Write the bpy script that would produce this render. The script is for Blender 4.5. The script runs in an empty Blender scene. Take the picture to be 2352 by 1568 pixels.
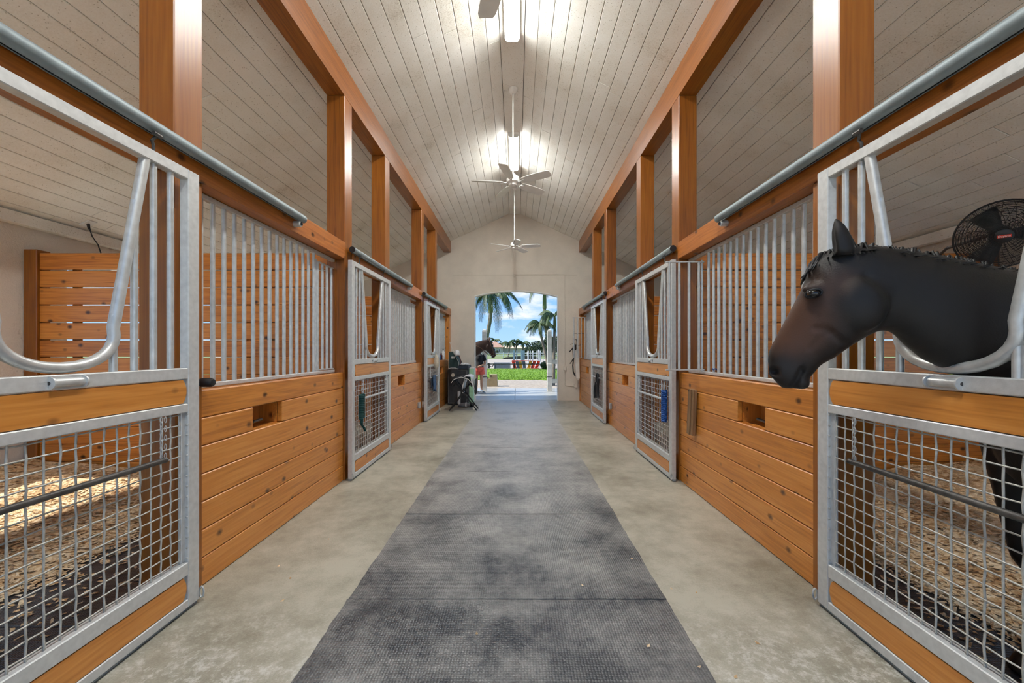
import bpy, bmesh, math, random
from mathutils import Vector, Matrix, noise
random.seed(7)
S = bpy.context.scene
COL = S.collection
PI = math.pi

# ------------------------------------------------------------------ camera
F = 915.0; U0 = 1187.0; V0 = 805.0; EYE = 1.4      # focal length in pixels of the 2352-wide frame, vanishing point
cam = bpy.data.cameras.new('camera'); camo = bpy.data.objects.new('camera', cam); COL.objects.link(camo)
camo.location = (0, 0, EYE); camo.rotation_euler = (PI/2, 0, 0)
cam.sensor_width = 36; cam.lens = 36*F/2352
cam.shift_x = -(U0-1176)/2352; cam.shift_y = (V0-784)/2352
cam.clip_start = .05; cam.clip_end = 1000
S.camera = camo

# ------------------------------------------------------------------ world: blue sky with drifting cumulus
w = bpy.data.worlds.new('sky'); S.world = w; w.use_nodes = True
nt = w.node_tree; N = nt.nodes; L = nt.links
for n in list(N): N.remove(n)
tc = N.new('ShaderNodeTexCoord'); sep = N.new('ShaderNodeSeparateXYZ'); L.new(tc.outputs['Generated'], sep.inputs[0])
rp = N.new('ShaderNodeValToRGB'); L.new(sep.outputs['Z'], rp.inputs[0])
rp.color_ramp.elements[0].position = 0.0; rp.color_ramp.elements[0].color = (.44, .69, 1.0, 1)
rp.color_ramp.elements[1].position = .5; rp.color_ramp.elements[1].color = (.20, .44, .88, 1)
e = rp.color_ramp.elements.new(.16); e.color = (.23, .50, .97, 1)
mp = N.new('ShaderNodeMapping'); mp.inputs['Scale'].default_value = (1, 1, 2.6); mp.inputs['Location'].default_value = (.3, .12, .06); L.new(tc.outputs['Generated'], mp.inputs[0])
nz = N.new('ShaderNodeTexNoise'); nz.inputs['Scale'].default_value = 8.5; nz.inputs['Detail'].default_value = 8; nz.inputs['Roughness'].default_value = .55; L.new(mp.outputs[0], nz.inputs['Vector'])
cr = N.new('ShaderNodeValToRGB'); cr.color_ramp.elements[0].position = .53; cr.color_ramp.elements[1].position = .71; L.new(nz.outputs['Fac'], cr.inputs[0])
mx = N.new('ShaderNodeMix'); mx.data_type = 'RGBA'; mx.inputs[7].default_value = (.98, .97, .98, 1)
L.new(cr.outputs[0], mx.inputs[0]); L.new(rp.outputs[0], mx.inputs[6])
bg = N.new('ShaderNodeBackground'); bg.inputs['Strength'].default_value = .75
L.new(mx.outputs[2], bg.inputs['Color'])
wo = N.new('ShaderNodeOutputWorld'); L.new(bg.outputs[0], wo.inputs[0])

# ------------------------------------------------------------------ sun, exposure
sl = bpy.data.lights.new('sun', 'SUN'); sl.energy = 5.2; sl.angle = .02; sl.color = (1, .96, .88)
so = bpy.data.objects.new('sun', sl); COL.objects.link(so)
so.rotation_euler = (math.radians(4), math.radians(-46), 0)     # high on the left, into the left stall windows
S.view_settings.view_transform = 'Standard'; S.view_settings.look = 'None'
S.view_settings.gamma = 1; S.view_settings.use_curve_mapping = False
S.view_settings.exposure = 0.64
S.cycles.use_denoising = True
S.cycles.use_adaptive_sampling = True; S.cycles.adaptive_threshold = .09; S.cycles.adaptive_min_samples = 12
S.cycles.max_bounces = 6; S.cycles.diffuse_bounces = 4; S.cycles.glossy_bounces = 3; S.cycles.transmission_bounces = 2
S.cycles.sample_clamp_indirect = 6; S.cycles.caustics_reflective = False; S.cycles.caustics_refractive = False
LAMP = 118.0            # radiance of the ridge fluorescents

# ================================================================== helpers
class MB:
    def __init__(s): s.v = []; s.f = []
    def add(s, vs, fs):
        o = len(s.v); s.v += [tuple(p) for p in vs]; s.f += [tuple(i+o for i in q) for q in fs]; return s
    def box(s, x0, x1, y0, y1, z0, z1):
        return s.add([(x0,y0,z0),(x1,y0,z0),(x1,y1,z0),(x0,y1,z0),(x0,y0,z1),(x1,y0,z1),(x1,y1,z1),(x0,y1,z1)],
                     [(0,3,2,1),(4,5,6,7),(0,1,5,4),(1,2,6,5),(2,3,7,6),(3,0,4,7)])
    def cbox(s, x0, x1, y0, y1, z0, z1, c=.004):
        c = min(c, abs(x1-x0)*.45, abs(y1-y0)*.45, abs(z1-z0)*.45)
        lo = (min(x0,x1), min(y0,y1), min(z0,z1)); hi = (max(x0,x1), max(y0,y1), max(z0,z1))
        V = []; idx = {}
        for sx in (0,1):
            for sy in (0,1):
                for sz in (0,1):
                    p = [(lo,hi)[b][i] for i,b in enumerate((sx,sy,sz))]
                    for a in range(3):
                        q = list(p)
                        for b in range(3):
                            if b != a: q[b] += c if (sx,sy,sz)[b] == 0 else -c
                        idx[(sx,sy,sz,a)] = len(V); V.append(q)
        Fs = []
        def ordered(ids, nrm):
            ps = [Vector(V[i]) for i in ids]; cc = sum(ps, Vector())/len(ps); n = Vector(nrm)
            u = (ps[0]-cc).normalized(); v = n.cross(u)
            return tuple(sorted(ids, key=lambda i: math.atan2((Vector(V[i])-cc).dot(v), (Vector(V[i])-cc).dot(u))))
        for a in range(3):
            for sd in (0,1):
                ids = [idx[k] for k in idx if k[3] == a and k[a] == sd]
                n = [0,0,0]; n[a] = 1 if sd else -1; Fs.append(ordered(ids, n))
        for a in range(3):
            b, d = [i for i in range(3) if i != a]
            for sb in (0,1):
                for sd in (0,1):
                    ids = [idx[k] for k in idx if k[b] == sb and k[d] == sd and k[3] in (b,d)]
                    n = [0,0,0]; n[b] = 1 if sb else -1; n[d] = 1 if sd else -1; Fs.append(ordered(ids, Vector(n).normalized()))
        for sx in (0,1):
            for sy in (0,1):
                for sz in (0,1):
                    Fs.append(ordered([idx[(sx,sy,sz,a)] for a in range(3)], Vector((sx*2-1,sy*2-1,sz*2-1)).normalized()))
        return s.add(V, Fs)
    def tube(s, pts, r, n=8, closed=False, flat=1.0):
        P = [Vector(p) for p in pts]; m = len(P)
        R = r if isinstance(r, (list,tuple)) else [r]*m
        T = []
        for i in range(m):
            a = P[i-1] if (i > 0 or closed) else P[i]; b = P[(i+1) % m] if (i < m-1 or closed) else P[i]
            t = b-a; T.append(t.normalized() if t.length > 1e-9 else Vector((0,0,1)))
        up = Vector((0,0,1)) if abs(T[0].z) < .9 else Vector((0,1,0))
        nx = T[0].cross(up).normalized(); V = []; Fs = []
        for i in range(m):
            nx = (nx - T[i]*nx.dot(T[i])).normalized(); ny = T[i].cross(nx)
            for k in range(n):
                a = 2*PI*k/n; V.append(P[i] + nx*math.cos(a)*R[i] + ny*math.sin(a)*R[i]*flat)
        for i in range(m if closed else m-1):
            j = (i+1) % m
            for k in range(n): k2 = (k+1) % n; Fs.append((i*n+k, i*n+k2, j*n+k2, j*n+k))
        if not closed: Fs.append(tuple(range(n-1,-1,-1))); Fs.append(tuple((m-1)*n+k for k in range(n)))
        return s.add(V, Fs)
    def cyl(s, p0, p1, r0, r1=None, n=16): return s.tube([p0, p1], [r0, r0 if r1 is None else r1], n)
    def lathe(s, prof, n=20, o=(0,0,0), ax='z', cap=True):
        V = []; Fs = []; m = len(prof)
        for (r, h) in prof:
            for k in range(n):
                a = 2*PI*k/n; c, d = r*math.cos(a), r*math.sin(a)
                p = {'z': (c,d,h), 'x': (h,c,d), 'y': (d,h,c)}[ax]
                V.append((p[0]+o[0], p[1]+o[1], p[2]+o[2]))
        for i in range(m-1):
            for k in range(n): k2 = (k+1) % n; Fs.append((i*n+k, i*n+k2, (i+1)*n+k2, (i+1)*n+k))
        if cap: Fs.append(tuple(range(n-1,-1,-1))); Fs.append(tuple((m-1)*n+k for k in range(n)))
        return s.add(V, Fs)
    def ball(s, c, r, nu=16, nv=10):
        rx, ry, rz = r if isinstance(r, (tuple,list)) else (r,r,r)
        V = [(c[0],c[1],c[2]-rz)]; Fs = []
        for i in range(1, nv):
            t = PI*i/nv
            for k in range(nu):
                a = 2*PI*k/nu; V.append((c[0]+rx*math.sin(t)*math.cos(a), c[1]+ry*math.sin(t)*math.sin(a), c[2]-rz*math.cos(t)))
        V.append((c[0],c[1],c[2]+rz)); e = len(V)-1
        for k in range(nu): Fs.append((0, 1+(k+1) % nu, 1+k)); Fs.append((e, e-nu+k, e-nu+(k+1) % nu))
        for i in range(nv-2):
            for k in range(nu): k2 = (k+1) % nu; Fs.append((1+i*nu+k, 1+i*nu+k2, 1+(i+1)*nu+k2, 1+(i+1)*nu+k))
        return s.add(V, Fs)
    def prism(s, poly, ax, lo, hi):
        m = len(poly)
        def pt(a, b, h): return {'x': (h,a,b), 'y': (a,h,b), 'z': (a,b,h)}[ax]
        V = [pt(a,b,lo) for a,b in poly] + [pt(a,b,hi) for a,b in poly]
        Fs = [tuple(range(m)), tuple(range(2*m-1, m-1, -1))] + [(i, i+m, (i+1) % m + m, (i+1) % m) for i in range(m)]
        return s.add(V, Fs)
    def loft(s, rings, cap=True):
        n = len(rings[0]); V = [p for r in rings for p in r]; Fs = []
        for i in range(len(rings)-1):
            for k in range(n): k2 = (k+1) % n; Fs.append((i*n+k, i*n+k2, (i+1)*n+k2, (i+1)*n+k))
        if cap: Fs.append(tuple(range(n-1,-1,-1))); Fs.append(tuple((len(rings)-1)*n+k for k in range(n)))
        return s.add(V, Fs)
    def mesh(s, name='m', smooth=False, fix=True):
        me = bpy.data.meshes.new(name); me.from_pydata([tuple(p) for p in s.v], [], s.f)
        if fix:
            bm = bmesh.new(); bm.from_mesh(me); bmesh.ops.recalc_face_normals(bm, faces=bm.faces); bm.to_mesh(me); bm.free()
        if smooth:
            me.polygons.foreach_set('use_smooth', [True]*len(me.polygons))
            if smooth != 'all': me.set_sharp_from_angle(angle=math.radians(40))
        me.update(); return me

def link(name, data, mat=None, parent=None, loc=(0,0,0), rot=(0,0,0)):
    o = bpy.data.objects.new(name, data); COL.objects.link(o)
    o.location = loc; o.rotation_euler = rot
    if mat is not None and data is not None and not data.materials: data.materials.append(mat)
    if parent: o.parent = parent
    return o
def ob(name, mb, mat, parent=None, loc=(0,0,0), rot=(0,0,0), smooth=False, fix=True):
    return link(name, mb.mesh(name, smooth, fix), mat, parent, loc, rot)
def tag(o, label, cat, group=None):
    o['label'] = label; o['category'] = cat
    if group: o['group'] = group
    return o
def thing(name, label, cat, loc=(0,0,0), rot=(0,0,0), group=None):
    o = link(name, None, None, None, loc, rot); o.empty_display_size = .1
    return tag(o, label, cat, group)
def struct(o, label=None):
    o['kind'] = 'structure'
    if label: o['label'] = label
    return o
def dup(root, loc, rot=None, label=None):
    r = root.copy(); COL.objects.link(r); r.location = loc
    if rot is not None: r.rotation_euler = rot
    if label: r['label'] = label
    for ch in list(root.children):
        c = ch.copy(); COL.objects.link(c); c.parent = r
        for g in list(ch.children):
            d = g.copy(); COL.objects.link(d); d.parent = c
    return r
def board(name, x0, x1, y0, y1, z0, z1, mat, parent=None, c=.004):
    cx, cy, cz = (x0+x1)/2, (y0+y1)/2, (z0+z1)/2
    return ob(name, MB().cbox(x0-cx, x1-cx, y0-cy, y1-cy, z0-cz, z1-cz, c), mat, parent, (cx,cy,cz))

# ================================================================== materials
def newmat(name):
    m = bpy.data.materials.new(name); m.use_nodes = True
    return m, m.node_tree.nodes, m.node_tree.links, m.node_tree.nodes['Principled BSDF']
def plain(name, col, rough=.6, metal=0, var=.12, vscale=8, bump=0, bscale=60, coat=0, spec=.5, emit=None, alpha=None):
    m, N, L, b = newmat(name)
    tc = N.new('ShaderNodeTexCoord')
    nz = N.new('ShaderNodeTexNoise'); nz.inputs['Scale'].default_value = vscale; nz.inputs['Detail'].default_value = 5; L.new(tc.outputs['Object'], nz.inputs['Vector'])
    r = N.new('ShaderNodeValToRGB'); r.color_ramp.elements[0].position = .3; r.color_ramp.elements[1].position = .7
    r.color_ramp.elements[0].color = tuple(c*(1-var) for c in col[:3])+(1,); r.color_ramp.elements[1].color = tuple(min(1,c*(1+var)) for c in col[:3])+(1,)
    L.new(nz.outputs['Fac'], r.inputs[0]); L.new(r.outputs[0], b.inputs['Base Color'])
    b.inputs['Roughness'].default_value = rough; b.inputs['Metallic'].default_value = metal
    b.inputs['Coat Weight'].default_value = coat; b.inputs['Coat Roughness'].default_value = .15
    b.inputs['Specular IOR Level'].default_value = spec
    if bump:
        n2 = N.new('ShaderNodeTexNoise'); n2.inputs['Scale'].default_value = bscale; n2.inputs['Detail'].default_value = 4; L.new(tc.outputs['Object'], n2.inputs['Vector'])
        bp = N.new('ShaderNodeBump'); bp.inputs['Strength'].default_value = bump; bp.inputs['Distance'].default_value = .01
        L.new(n2.outputs['Fac'], bp.inputs['Height']); L.new(bp.outputs[0], b.inputs['Normal'])
    if emit:
        b.inputs['Emission Color'].default_value = emit[:3]+(1,); b.inputs['Emission Strength'].default_value = emit[3]
    return m
def wood(name, axis, dark, mid, light, knots=.075, knotscale=3.2, rough=.38, coat=.25, ring=1.0, dirt=0):
    m, N, L, b = newmat(name)
    tc = N.new('ShaderNodeTexCoord'); oi = N.new('ShaderNodeObjectInfo')
    mul = N.new('ShaderNodeVectorMath'); mul.operation = 'SCALE'; mul.inputs[0].default_value = (31, 17, 23); L.new(oi.outputs['Random'], mul.inputs['Scale'])
    add = N.new('ShaderNodeVectorMath'); L.new(tc.outputs['Object'], add.inputs[0]); L.new(mul.outputs[0], add.inputs[1])
    def mapping(sc):
        q = N.new('ShaderNodeMapping'); q.inputs['Scale'].default_value = sc; L.new(add.outputs[0], q.inputs[0]); return q
    ia = 'xyz'.index(axis)
    s1 = [9.0]*3; s1[ia] = .7
    s2 = [70.0]*3; s2[ia] = 2.5
    s3 = [1.0]*3; s3[ia] = .75
    n1 = N.new('ShaderNodeTexNoise'); n1.inputs['Scale'].default_value = 1.6; n1.inputs['Detail'].default_value = 3; n1.inputs['Distortion'].default_value = .6; L.new(mapping(s1).outputs[0], n1.inputs['Vector'])
    # growth rings: bands of the stretched noise
    mm = N.new('ShaderNodeMath'); mm.operation = 'MULTIPLY'; mm.inputs[1].default_value = 26*ring; L.new(n1.outputs['Fac'], mm.inputs[0])
    sn = N.new('ShaderNodeMath'); sn.operation = 'SINE'; L.new(mm.outputs[0], sn.inputs[0])
    n2 = N.new('ShaderNodeTexNoise'); n2.inputs['Scale'].default_value = 1; n2.inputs['Detail'].default_value = 2; L.new(mapping(s2).outputs[0], n2.inputs['Vector'])
    ma = N.new('ShaderNodeMath'); ma.operation = 'MULTIPLY_ADD'; ma.inputs[1].default_value = .075; L.new(sn.outputs[0], ma.inputs[0]); L.new(n2.outputs['Fac'], ma.inputs[2])
    ra = N.new('ShaderNodeMath'); ra.operation = 'MULTIPLY_ADD'; ra.inputs[1].default_value = .22; L.new(oi.outputs['Random'], ra.inputs[0]); L.new(ma.outputs[0], ra.inputs[2])
    r = N.new('ShaderNodeValToRGB'); el = r.color_ramp.elements
    el[0].position = .28; el[0].color = dark+(1,); el[1].position = .95; el[1].color = light+(1,)
    e = el.new(.6); e.color = mid+(1,)
    L.new(ra.outputs[0], r.inputs[0])
    col = r.outputs[0]
    if knots:
        vo = N.new('ShaderNodeTexVoronoi'); vo.inputs['Scale'].default_value = knotscale; L.new(mapping(s3).outputs[0], vo.inputs['Vector'])
        kr = N.new('ShaderNodeValToRGB'); kr.color_ramp.elements[0].position = knots*.55; kr.color_ramp.elements[0].color = (1,1,1,1); kr.color_ramp.elements[1].position = knots*1.5; kr.color_ramp.elements[1].color = (0,0,0,1)
        L.new(vo.outputs['Distance'], kr.inputs[0])
        mk = N.new('ShaderNodeMix'); mk.data_type = 'RGBA'; mk.inputs[7].default_value = (dark[0]*.22, dark[1]*.2, dark[2]*.25, 1)
        L.new(kr.outputs[0], mk.inputs[0]); L.new(col, mk.inputs[6]); col = mk.outputs[2]
    L.new(col, b.inputs['Base Color'])
    b.inputs['Roughness'].default_value = rough; b.inputs['Coat Weight'].default_value = coat; b.inputs['Coat Roughness'].default_value = .30
    bp = N.new('ShaderNodeBump'); bp.inputs['Strength'].default_value = .12; bp.inputs['Distance'].default_value = .004
    L.new(ma.outputs[0], bp.inputs['Height']); L.new(bp.outputs[0], b.inputs['Normal'])
    return m

PINE = dict(dark=(.43,.145,.021), mid=(.60,.225,.036), light=(.70,.30,.068))
STAIN = dict(dark=(.17,.046,.003), mid=(.275,.083,.006), light=(.34,.115,.011))
M = {}
for a in 'xyz':
    M['pine_'+a] = wood('pine_'+a, a, knots=.125, knotscale=7.0, coat=.45, **PINE)
    M['stain_'+a] = wood('stain_'+a, a, knots=0, rough=.36, coat=.28, ring=.7, **STAIN)
M['header'] = wood('header_timber', 'y', (.31,.09,.013), (.45,.142,.022), (.54,.20,.042), knots=.13, knotscale=7)
M['slat'] = wood('partition_slat', 'x', (.36,.095,.010), (.60,.20,.026), (.72,.28,.045), knots=.13, knotscale=7)
M['oldwood'] = wood('weathered_wood', 'z', (.13,.07,.03), (.25,.14,.065), (.36,.22,.11), knots=0, rough=.8, coat=0)
M['galv'] = plain('galvanised_steel', (.62,.63,.625), .42, .3, .09, 35, .05, 200)
M['pipe'] = plain('galvanised_pipe', (.60,.61,.60), .36, .45, .12, 25)
M['track'] = plain('track_pipe', (.24,.285,.30), .5, .25, .14, 12)
M['wire'] = plain('wire', (.52,.51,.47), .45, .35, .2, 30)
M['darksteel'] = plain('worn_dark_steel', (.085,.08,.075), .45, .5, .35, 30)
M['black'] = plain('black_rubber', (.012,.012,.013), .5, 0, .2, 20)
M['blackcloth'] = plain('black_nylon', (.02,.02,.022), .85, 0, .2, 30)
M['white'] = plain('white_paint', (.80,.79,.76), .5, 0, .05, 6)
M['fanwhite'] = plain('fan_white', (.84,.83,.80), .4, 0, .05, 6)
M['offwhite'] = plain('offwhite_plastic', (.72,.70,.65), .5, 0, .08, 8)
M['tube_light'] = plain('lit_diffuser', (.9,.9,.9), .5, emit=(.98,.99,.96,LAMP))
M['side_lens'] = plain('lit_side_lens', (.9,.9,.9), .5, emit=(.98,.99,.96,LAMP*.11))
M['darkgreen'] = plain('dark_green_canvas', (.018,.045,.045), .7, 0, .2, 20)
M['charcoal'] = plain('charcoal_canvas', (.035,.037,.042), .75, 0, .25, 15)
M['navy'] = plain('navy_canvas', (.02,.03,.05), .75, 0, .2, 15)
M['greenrope'] = plain('green_rope', (.006,.055,.05), .8, 0, .3, 120)
M['bluebrush'] = plain('blue_rope', (.008,.07,.28), .7, 0, .35, 150)
M['denim'] = plain('blue_cloth', (.06,.12,.23), .9, 0, .3, 40)
M['sack'] = plain('beige_cloth', (.50,.45,.36), .9, 0, .15, 30)
M['red'] = plain('red_plastic', (.62,.04,.02), .45)
M['maroon'] = plain('maroon_strap', (.10,.02,.02), .7)
M['mint'] = plain('mint_plastic', (.42,.70,.45), .5)
M['teal'] = plain('teal_bottle', (.05,.26,.24), .4)
M['blueplastic'] = plain('blue_plastic', (.03,.12,.30), .4)
M['greytag'] = plain('grey_plastic', (.30,.31,.32), .6)
M['leather'] = plain('brown_leather', (.10,.045,.02), .5)

def m_ceiling():
    m, N, L, b = newmat('painted_plank')
    tc = N.new('ShaderNodeTexCoord'); oi = N.new('ShaderNodeObjectInfo'); ge = N.new('ShaderNodeNewGeometry')
    def nz(sc, det, src):
        n = N.new('ShaderNodeTexNoise'); n.inputs['Scale'].default_value = sc; n.inputs['Detail'].default_value = det; n.inputs['Roughness'].default_value = .6; L.new(src, n.inputs['Vector']); return n
    a = nz(1.7, 6, ge.outputs['Position']); c = nz(70, 4, ge.outputs['Position'])
    ad = N.new('ShaderNodeMath'); ad.operation = 'MULTIPLY_ADD'; ad.inputs[1].default_value = .55; L.new(c.outputs['Fac'], ad.inputs[0]); L.new(a.outputs['Fac'], ad.inputs[2])
    a2 = N.new('ShaderNodeMath'); a2.operation = 'MULTIPLY_ADD'; a2.inputs[1].default_value = .10; L.new(oi.outputs['Random'], a2.inputs[0]); L.new(ad.outputs[0], a2.inputs[2])
    r = N.new('ShaderNodeValToRGB'); el = r.color_ramp.elements
    el[0].position = .45; el[0].color = (.50,.44,.34,1); el[1].position = .92; el[1].color = (.90,.885,.83,1)
    e = el.new(.68); e.color = (.82,.79,.71,1)
    L.new(a2.outputs[0], r.inputs[0])
    vo = N.new('ShaderNodeTexVoronoi'); vo.inputs['Scale'].default_value = 34; L.new(ge.outputs['Position'], vo.inputs['Vector'])
    sr = N.new('ShaderNodeValToRGB'); sr.color_ramp.elements[0].position = .10; sr.color_ramp.elements[0].color = (.55,.55,.55,1); sr.color_ramp.elements[1].position = .17; sr.color_ramp.elements[1].color = (0,0,0,1); L.new(vo.outputs['Distance'], sr.inputs[0])
    ms = N.new('ShaderNodeMix'); ms.data_type = 'RGBA'; ms.inputs[7].default_value = (.30,.25,.17,1); L.new(sr.outputs[0], ms.inputs[0]); L.new(r.outputs[0], ms.inputs[6])
    L.new(ms.outputs[2], b.inputs['Base Color'])
    b.inputs['Roughness'].default_value = .55
    bp = N.new('ShaderNodeBump'); bp.inputs['Strength'].default_value = .25; bp.inputs['Distance'].default_value = .004; L.new(c.outputs['Fac'], bp.inputs['Height']); L.new(bp.outputs[0], b.inputs['Normal'])
    return m
M['ceiling'] = m_ceiling()
M['stucco'] = plain('stucco', (.72,.655,.57), .85, 0, .06, 3, .5, 75)
M['groove'] = plain('roof_deck_dark', (.16,.14,.11), .9)

def m_concrete():
    m, N, L, b = newmat('concrete')
    ge = N.new('ShaderNodeNewGeometry')
    def nz(sc, det, ro=.6):
        n = N.new('ShaderNodeTexNoise'); n.inputs['Scale'].default_value = sc; n.inputs['Detail'].default_value = det; n.inputs['Roughness'].default_value = ro; L.new(ge.outputs['Position'], n.inputs['Vector']); return n
    a = nz(1.4, 8, .62); c = nz(110, 3); d = nz(9, 8, .7)
    ad = N.new('ShaderNodeMath'); ad.operation = 'MULTIPLY_ADD'; ad.inputs[1].default_value = .3; L.new(c.outputs['Fac'], ad.inputs[0]); L.new(a.outputs['Fac'], ad.inputs[2])
    ad0 = ad; ad = N.new('ShaderNodeMath'); ad.operation = 'MULTIPLY_ADD'; ad.inputs[1].default_value = .45; L.new(d.outputs['Fac'], ad.inputs[0]); L.new(ad0.outputs[0], ad.inputs[2])
    r = N.new('ShaderNodeValToRGB'); el = r.color_ramp.elements
    el[0].position = .66; el[0].color = (.215,.195,.145,1); el[1].position = 1.08; el[1].color = (.45,.425,.345,1)
    L.new(ad.outputs[0], r.inputs[0])
    # lime scuffs where the doorway traffic wears the slab
    sp = N.new('ShaderNodeSeparateXYZ'); L.new(ge.outputs['Position'], sp.inputs[0])
    mr = N.new('ShaderNodeMapRange'); mr.inputs['From Min'].default_value = 1.55; mr.inputs['From Max'].default_value = 2.25; mr.inputs['To Min'].default_value = 1; mr.inputs['To Max'].default_value = 0; L.new(sp.outputs['Y'], mr.inputs['Value'])
    sc = N.new('ShaderNodeTexNoise'); sc.inputs['Scale'].default_value = 34; sc.inputs['Detail'].default_value = 6; sc.inputs['Roughness'].default_value = .75; L.new(ge.outputs['Position'], sc.inputs['Vector'])
    m1 = N.new('ShaderNodeMath'); m1.operation = 'MULTIPLY'; L.new(sc.outputs['Fac'], m1.inputs[0]); L.new(d.outputs['Fac'], m1.inputs[1])
    cr = N.new('ShaderNodeValToRGB'); cr.color_ramp.elements[0].position = .245; cr.color_ramp.elements[1].position = .345; L.new(m1.outputs[0], cr.inputs[0])
    m2 = N.new('ShaderNodeMath'); m2.operation = 'MULTIPLY'; L.new(cr.outputs[0], m2.inputs[0]); L.new(mr.outputs[0], m2.inputs[1])
    mx = N.new('ShaderNodeMix'); mx.data_type = 'RGBA'; mx.inputs[7].default_value = (.66,.65,.60,1); L.new(m2.outputs[0], mx.inputs[0]); L.new(r.outputs[0], mx.inputs[6])
    L.new(mx.outputs[2], b.inputs['Base Color']); b.inputs['Roughness'].default_value = .43
    bp = N.new('ShaderNodeBump'); bp.inputs['Strength'].default_value = .25; bp.inputs['Distance'].default_value = .004; L.new(c.outputs['Fac'], bp.inputs['Height']); L.new(bp.outputs[0], b.inputs['Normal'])
    return m
M['concrete'] = m_concrete()
def m_mat(name, base, dust_glare, pebble=True, rough=.36):
    m, N, L, b = newmat(name)
    ge = N.new('ShaderNodeNewGeometry'); oi = N.new('ShaderNodeObjectInfo')
    n = N.new('ShaderNodeTexNoise'); n.inputs['Scale'].default_value = 2.2; n.inputs['Detail'].default_value = 9; n.inputs['Roughness'].default_value = .65; L.new(ge.outputs['Position'], n.inputs['Vector'])
    n3 = N.new('ShaderNodeTexNoise'); n3.inputs['Scale'].default_value = 26; n3.inputs['Detail'].default_value = 6; n3.inputs['Roughness'].default_value = .7; L.new(ge.outputs['Position'], n3.inputs['Vector'])
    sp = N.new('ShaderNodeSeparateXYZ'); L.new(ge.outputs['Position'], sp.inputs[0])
    mr = N.new('ShaderNodeMapRange'); mr.inputs['From Min'].default_value = 1.8; mr.inputs['From Max'].default_value = 7.5; mr.inputs['To Min'].default_value = -.14; mr.inputs['To Max'].default_value = .28; L.new(sp.outputs['Y'], mr.inputs['Value'])  # paler with distance: dust, plus glare from the arch painted into the colour
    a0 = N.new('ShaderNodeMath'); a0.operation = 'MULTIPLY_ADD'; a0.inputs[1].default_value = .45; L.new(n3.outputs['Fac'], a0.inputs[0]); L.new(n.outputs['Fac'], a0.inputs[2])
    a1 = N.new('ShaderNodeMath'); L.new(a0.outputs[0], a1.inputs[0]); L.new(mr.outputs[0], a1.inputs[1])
    r = N.new('ShaderNodeValToRGB'); el = r.color_ramp.elements; el[0].position = .5; el[0].color = base+(1,); el[1].position = 1.1; el[1].color = dust_glare+(1,)
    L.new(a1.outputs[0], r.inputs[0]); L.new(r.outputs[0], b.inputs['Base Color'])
    b.inputs['Roughness'].default_value = rough
    if pebble:
        v = N.new('ShaderNodeTexVoronoi'); v.inputs['Scale'].default_value = 75; v.inputs['Randomness'].default_value = .25; L.new(ge.outputs['Position'], v.inputs['Vector'])
        bp = N.new('ShaderNodeBump'); bp.invert = True; bp.inputs['Strength'].default_value = .7; bp.inputs['Distance'].default_value = .006; L.new(v.outputs['Distance'], bp.inputs['Height']); L.new(bp.outputs[0], b.inputs['Normal'])
    return m
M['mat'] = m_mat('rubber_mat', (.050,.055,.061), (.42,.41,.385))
M['stallmat'] = m_mat('stall_rubber_mat', (.02,.022,.026), (.10,.10,.10))
def m_shavings():
    m, N, L, b = newmat('pine_shavings')
    ge = N.new('ShaderNodeNewGeometry')
    v = N.new('ShaderNodeTexVoronoi'); v.inputs['Scale'].default_value = 48; L.new(ge.outputs['Position'], v.inputs['Vector'])
    s = N.new('ShaderNodeSeparateColor'); L.new(v.outputs['Color'], s.inputs[0])
    n = N.new('ShaderNodeTexNoise'); n.inputs['Scale'].default_value = 3; n.inputs['Detail'].default_value = 5; L.new(ge.outputs['Position'], n.inputs['Vector'])
    a = N.new('ShaderNodeMath'); a.operation = 'MULTIPLY_ADD'; a.inputs[1].default_value = .45; L.new(s.outputs[0], a.inputs[0]); L.new(n.outputs['Fac'], a.inputs[2])
    r = N.new('ShaderNodeValToRGB'); el = r.color_ramp.elements; el[0].position = .38; el[0].color = (.36,.19,.075,1); el[1].position = .95; el[1].color = (.84,.68,.46,1)
    e = el.new(.62); e.color = (.58,.38,.19,1)
    L.new(a.outputs[0], r.inputs[0]); L.new(r.outputs[0], b.inputs['Base Color']); b.inputs['Roughness'].default_value = .9
    return m
M['shavings'] = m_shavings()
# ================================================================== the barn
C = -.055; HALF = 1.80; BAY = 3.46; Y0 = .83; PW = .195; YE = 11.17; YB = -2.0; OUT = 3.50
SIDES = {'left': -1, 'right': 1}
def fx(side, d): return C + SIDES[side]*(HALF + d)           # d metres outward from the timber faces
def zc(x): return 5.24 - .465*max(0, abs(x-C)-.145)          # underside of the plank ceiling
def ym(k): return Y0 + BAY*k                                  # main posts
def yj(k): return ym(k) + 1.327                               # door jamb posts
ORD = {0: 'nearest the camera', 1: 'in the middle', 2: 'farthest away by the arch'}

# floor slab
fl = MB(); fl.box(C-5.6, C+5.6, YB-2, YE+.2, -.15, 0)
struct(ob('floor', fl, M['concrete']), 'pale mottled concrete slab floor of the barn aisle')

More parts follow.
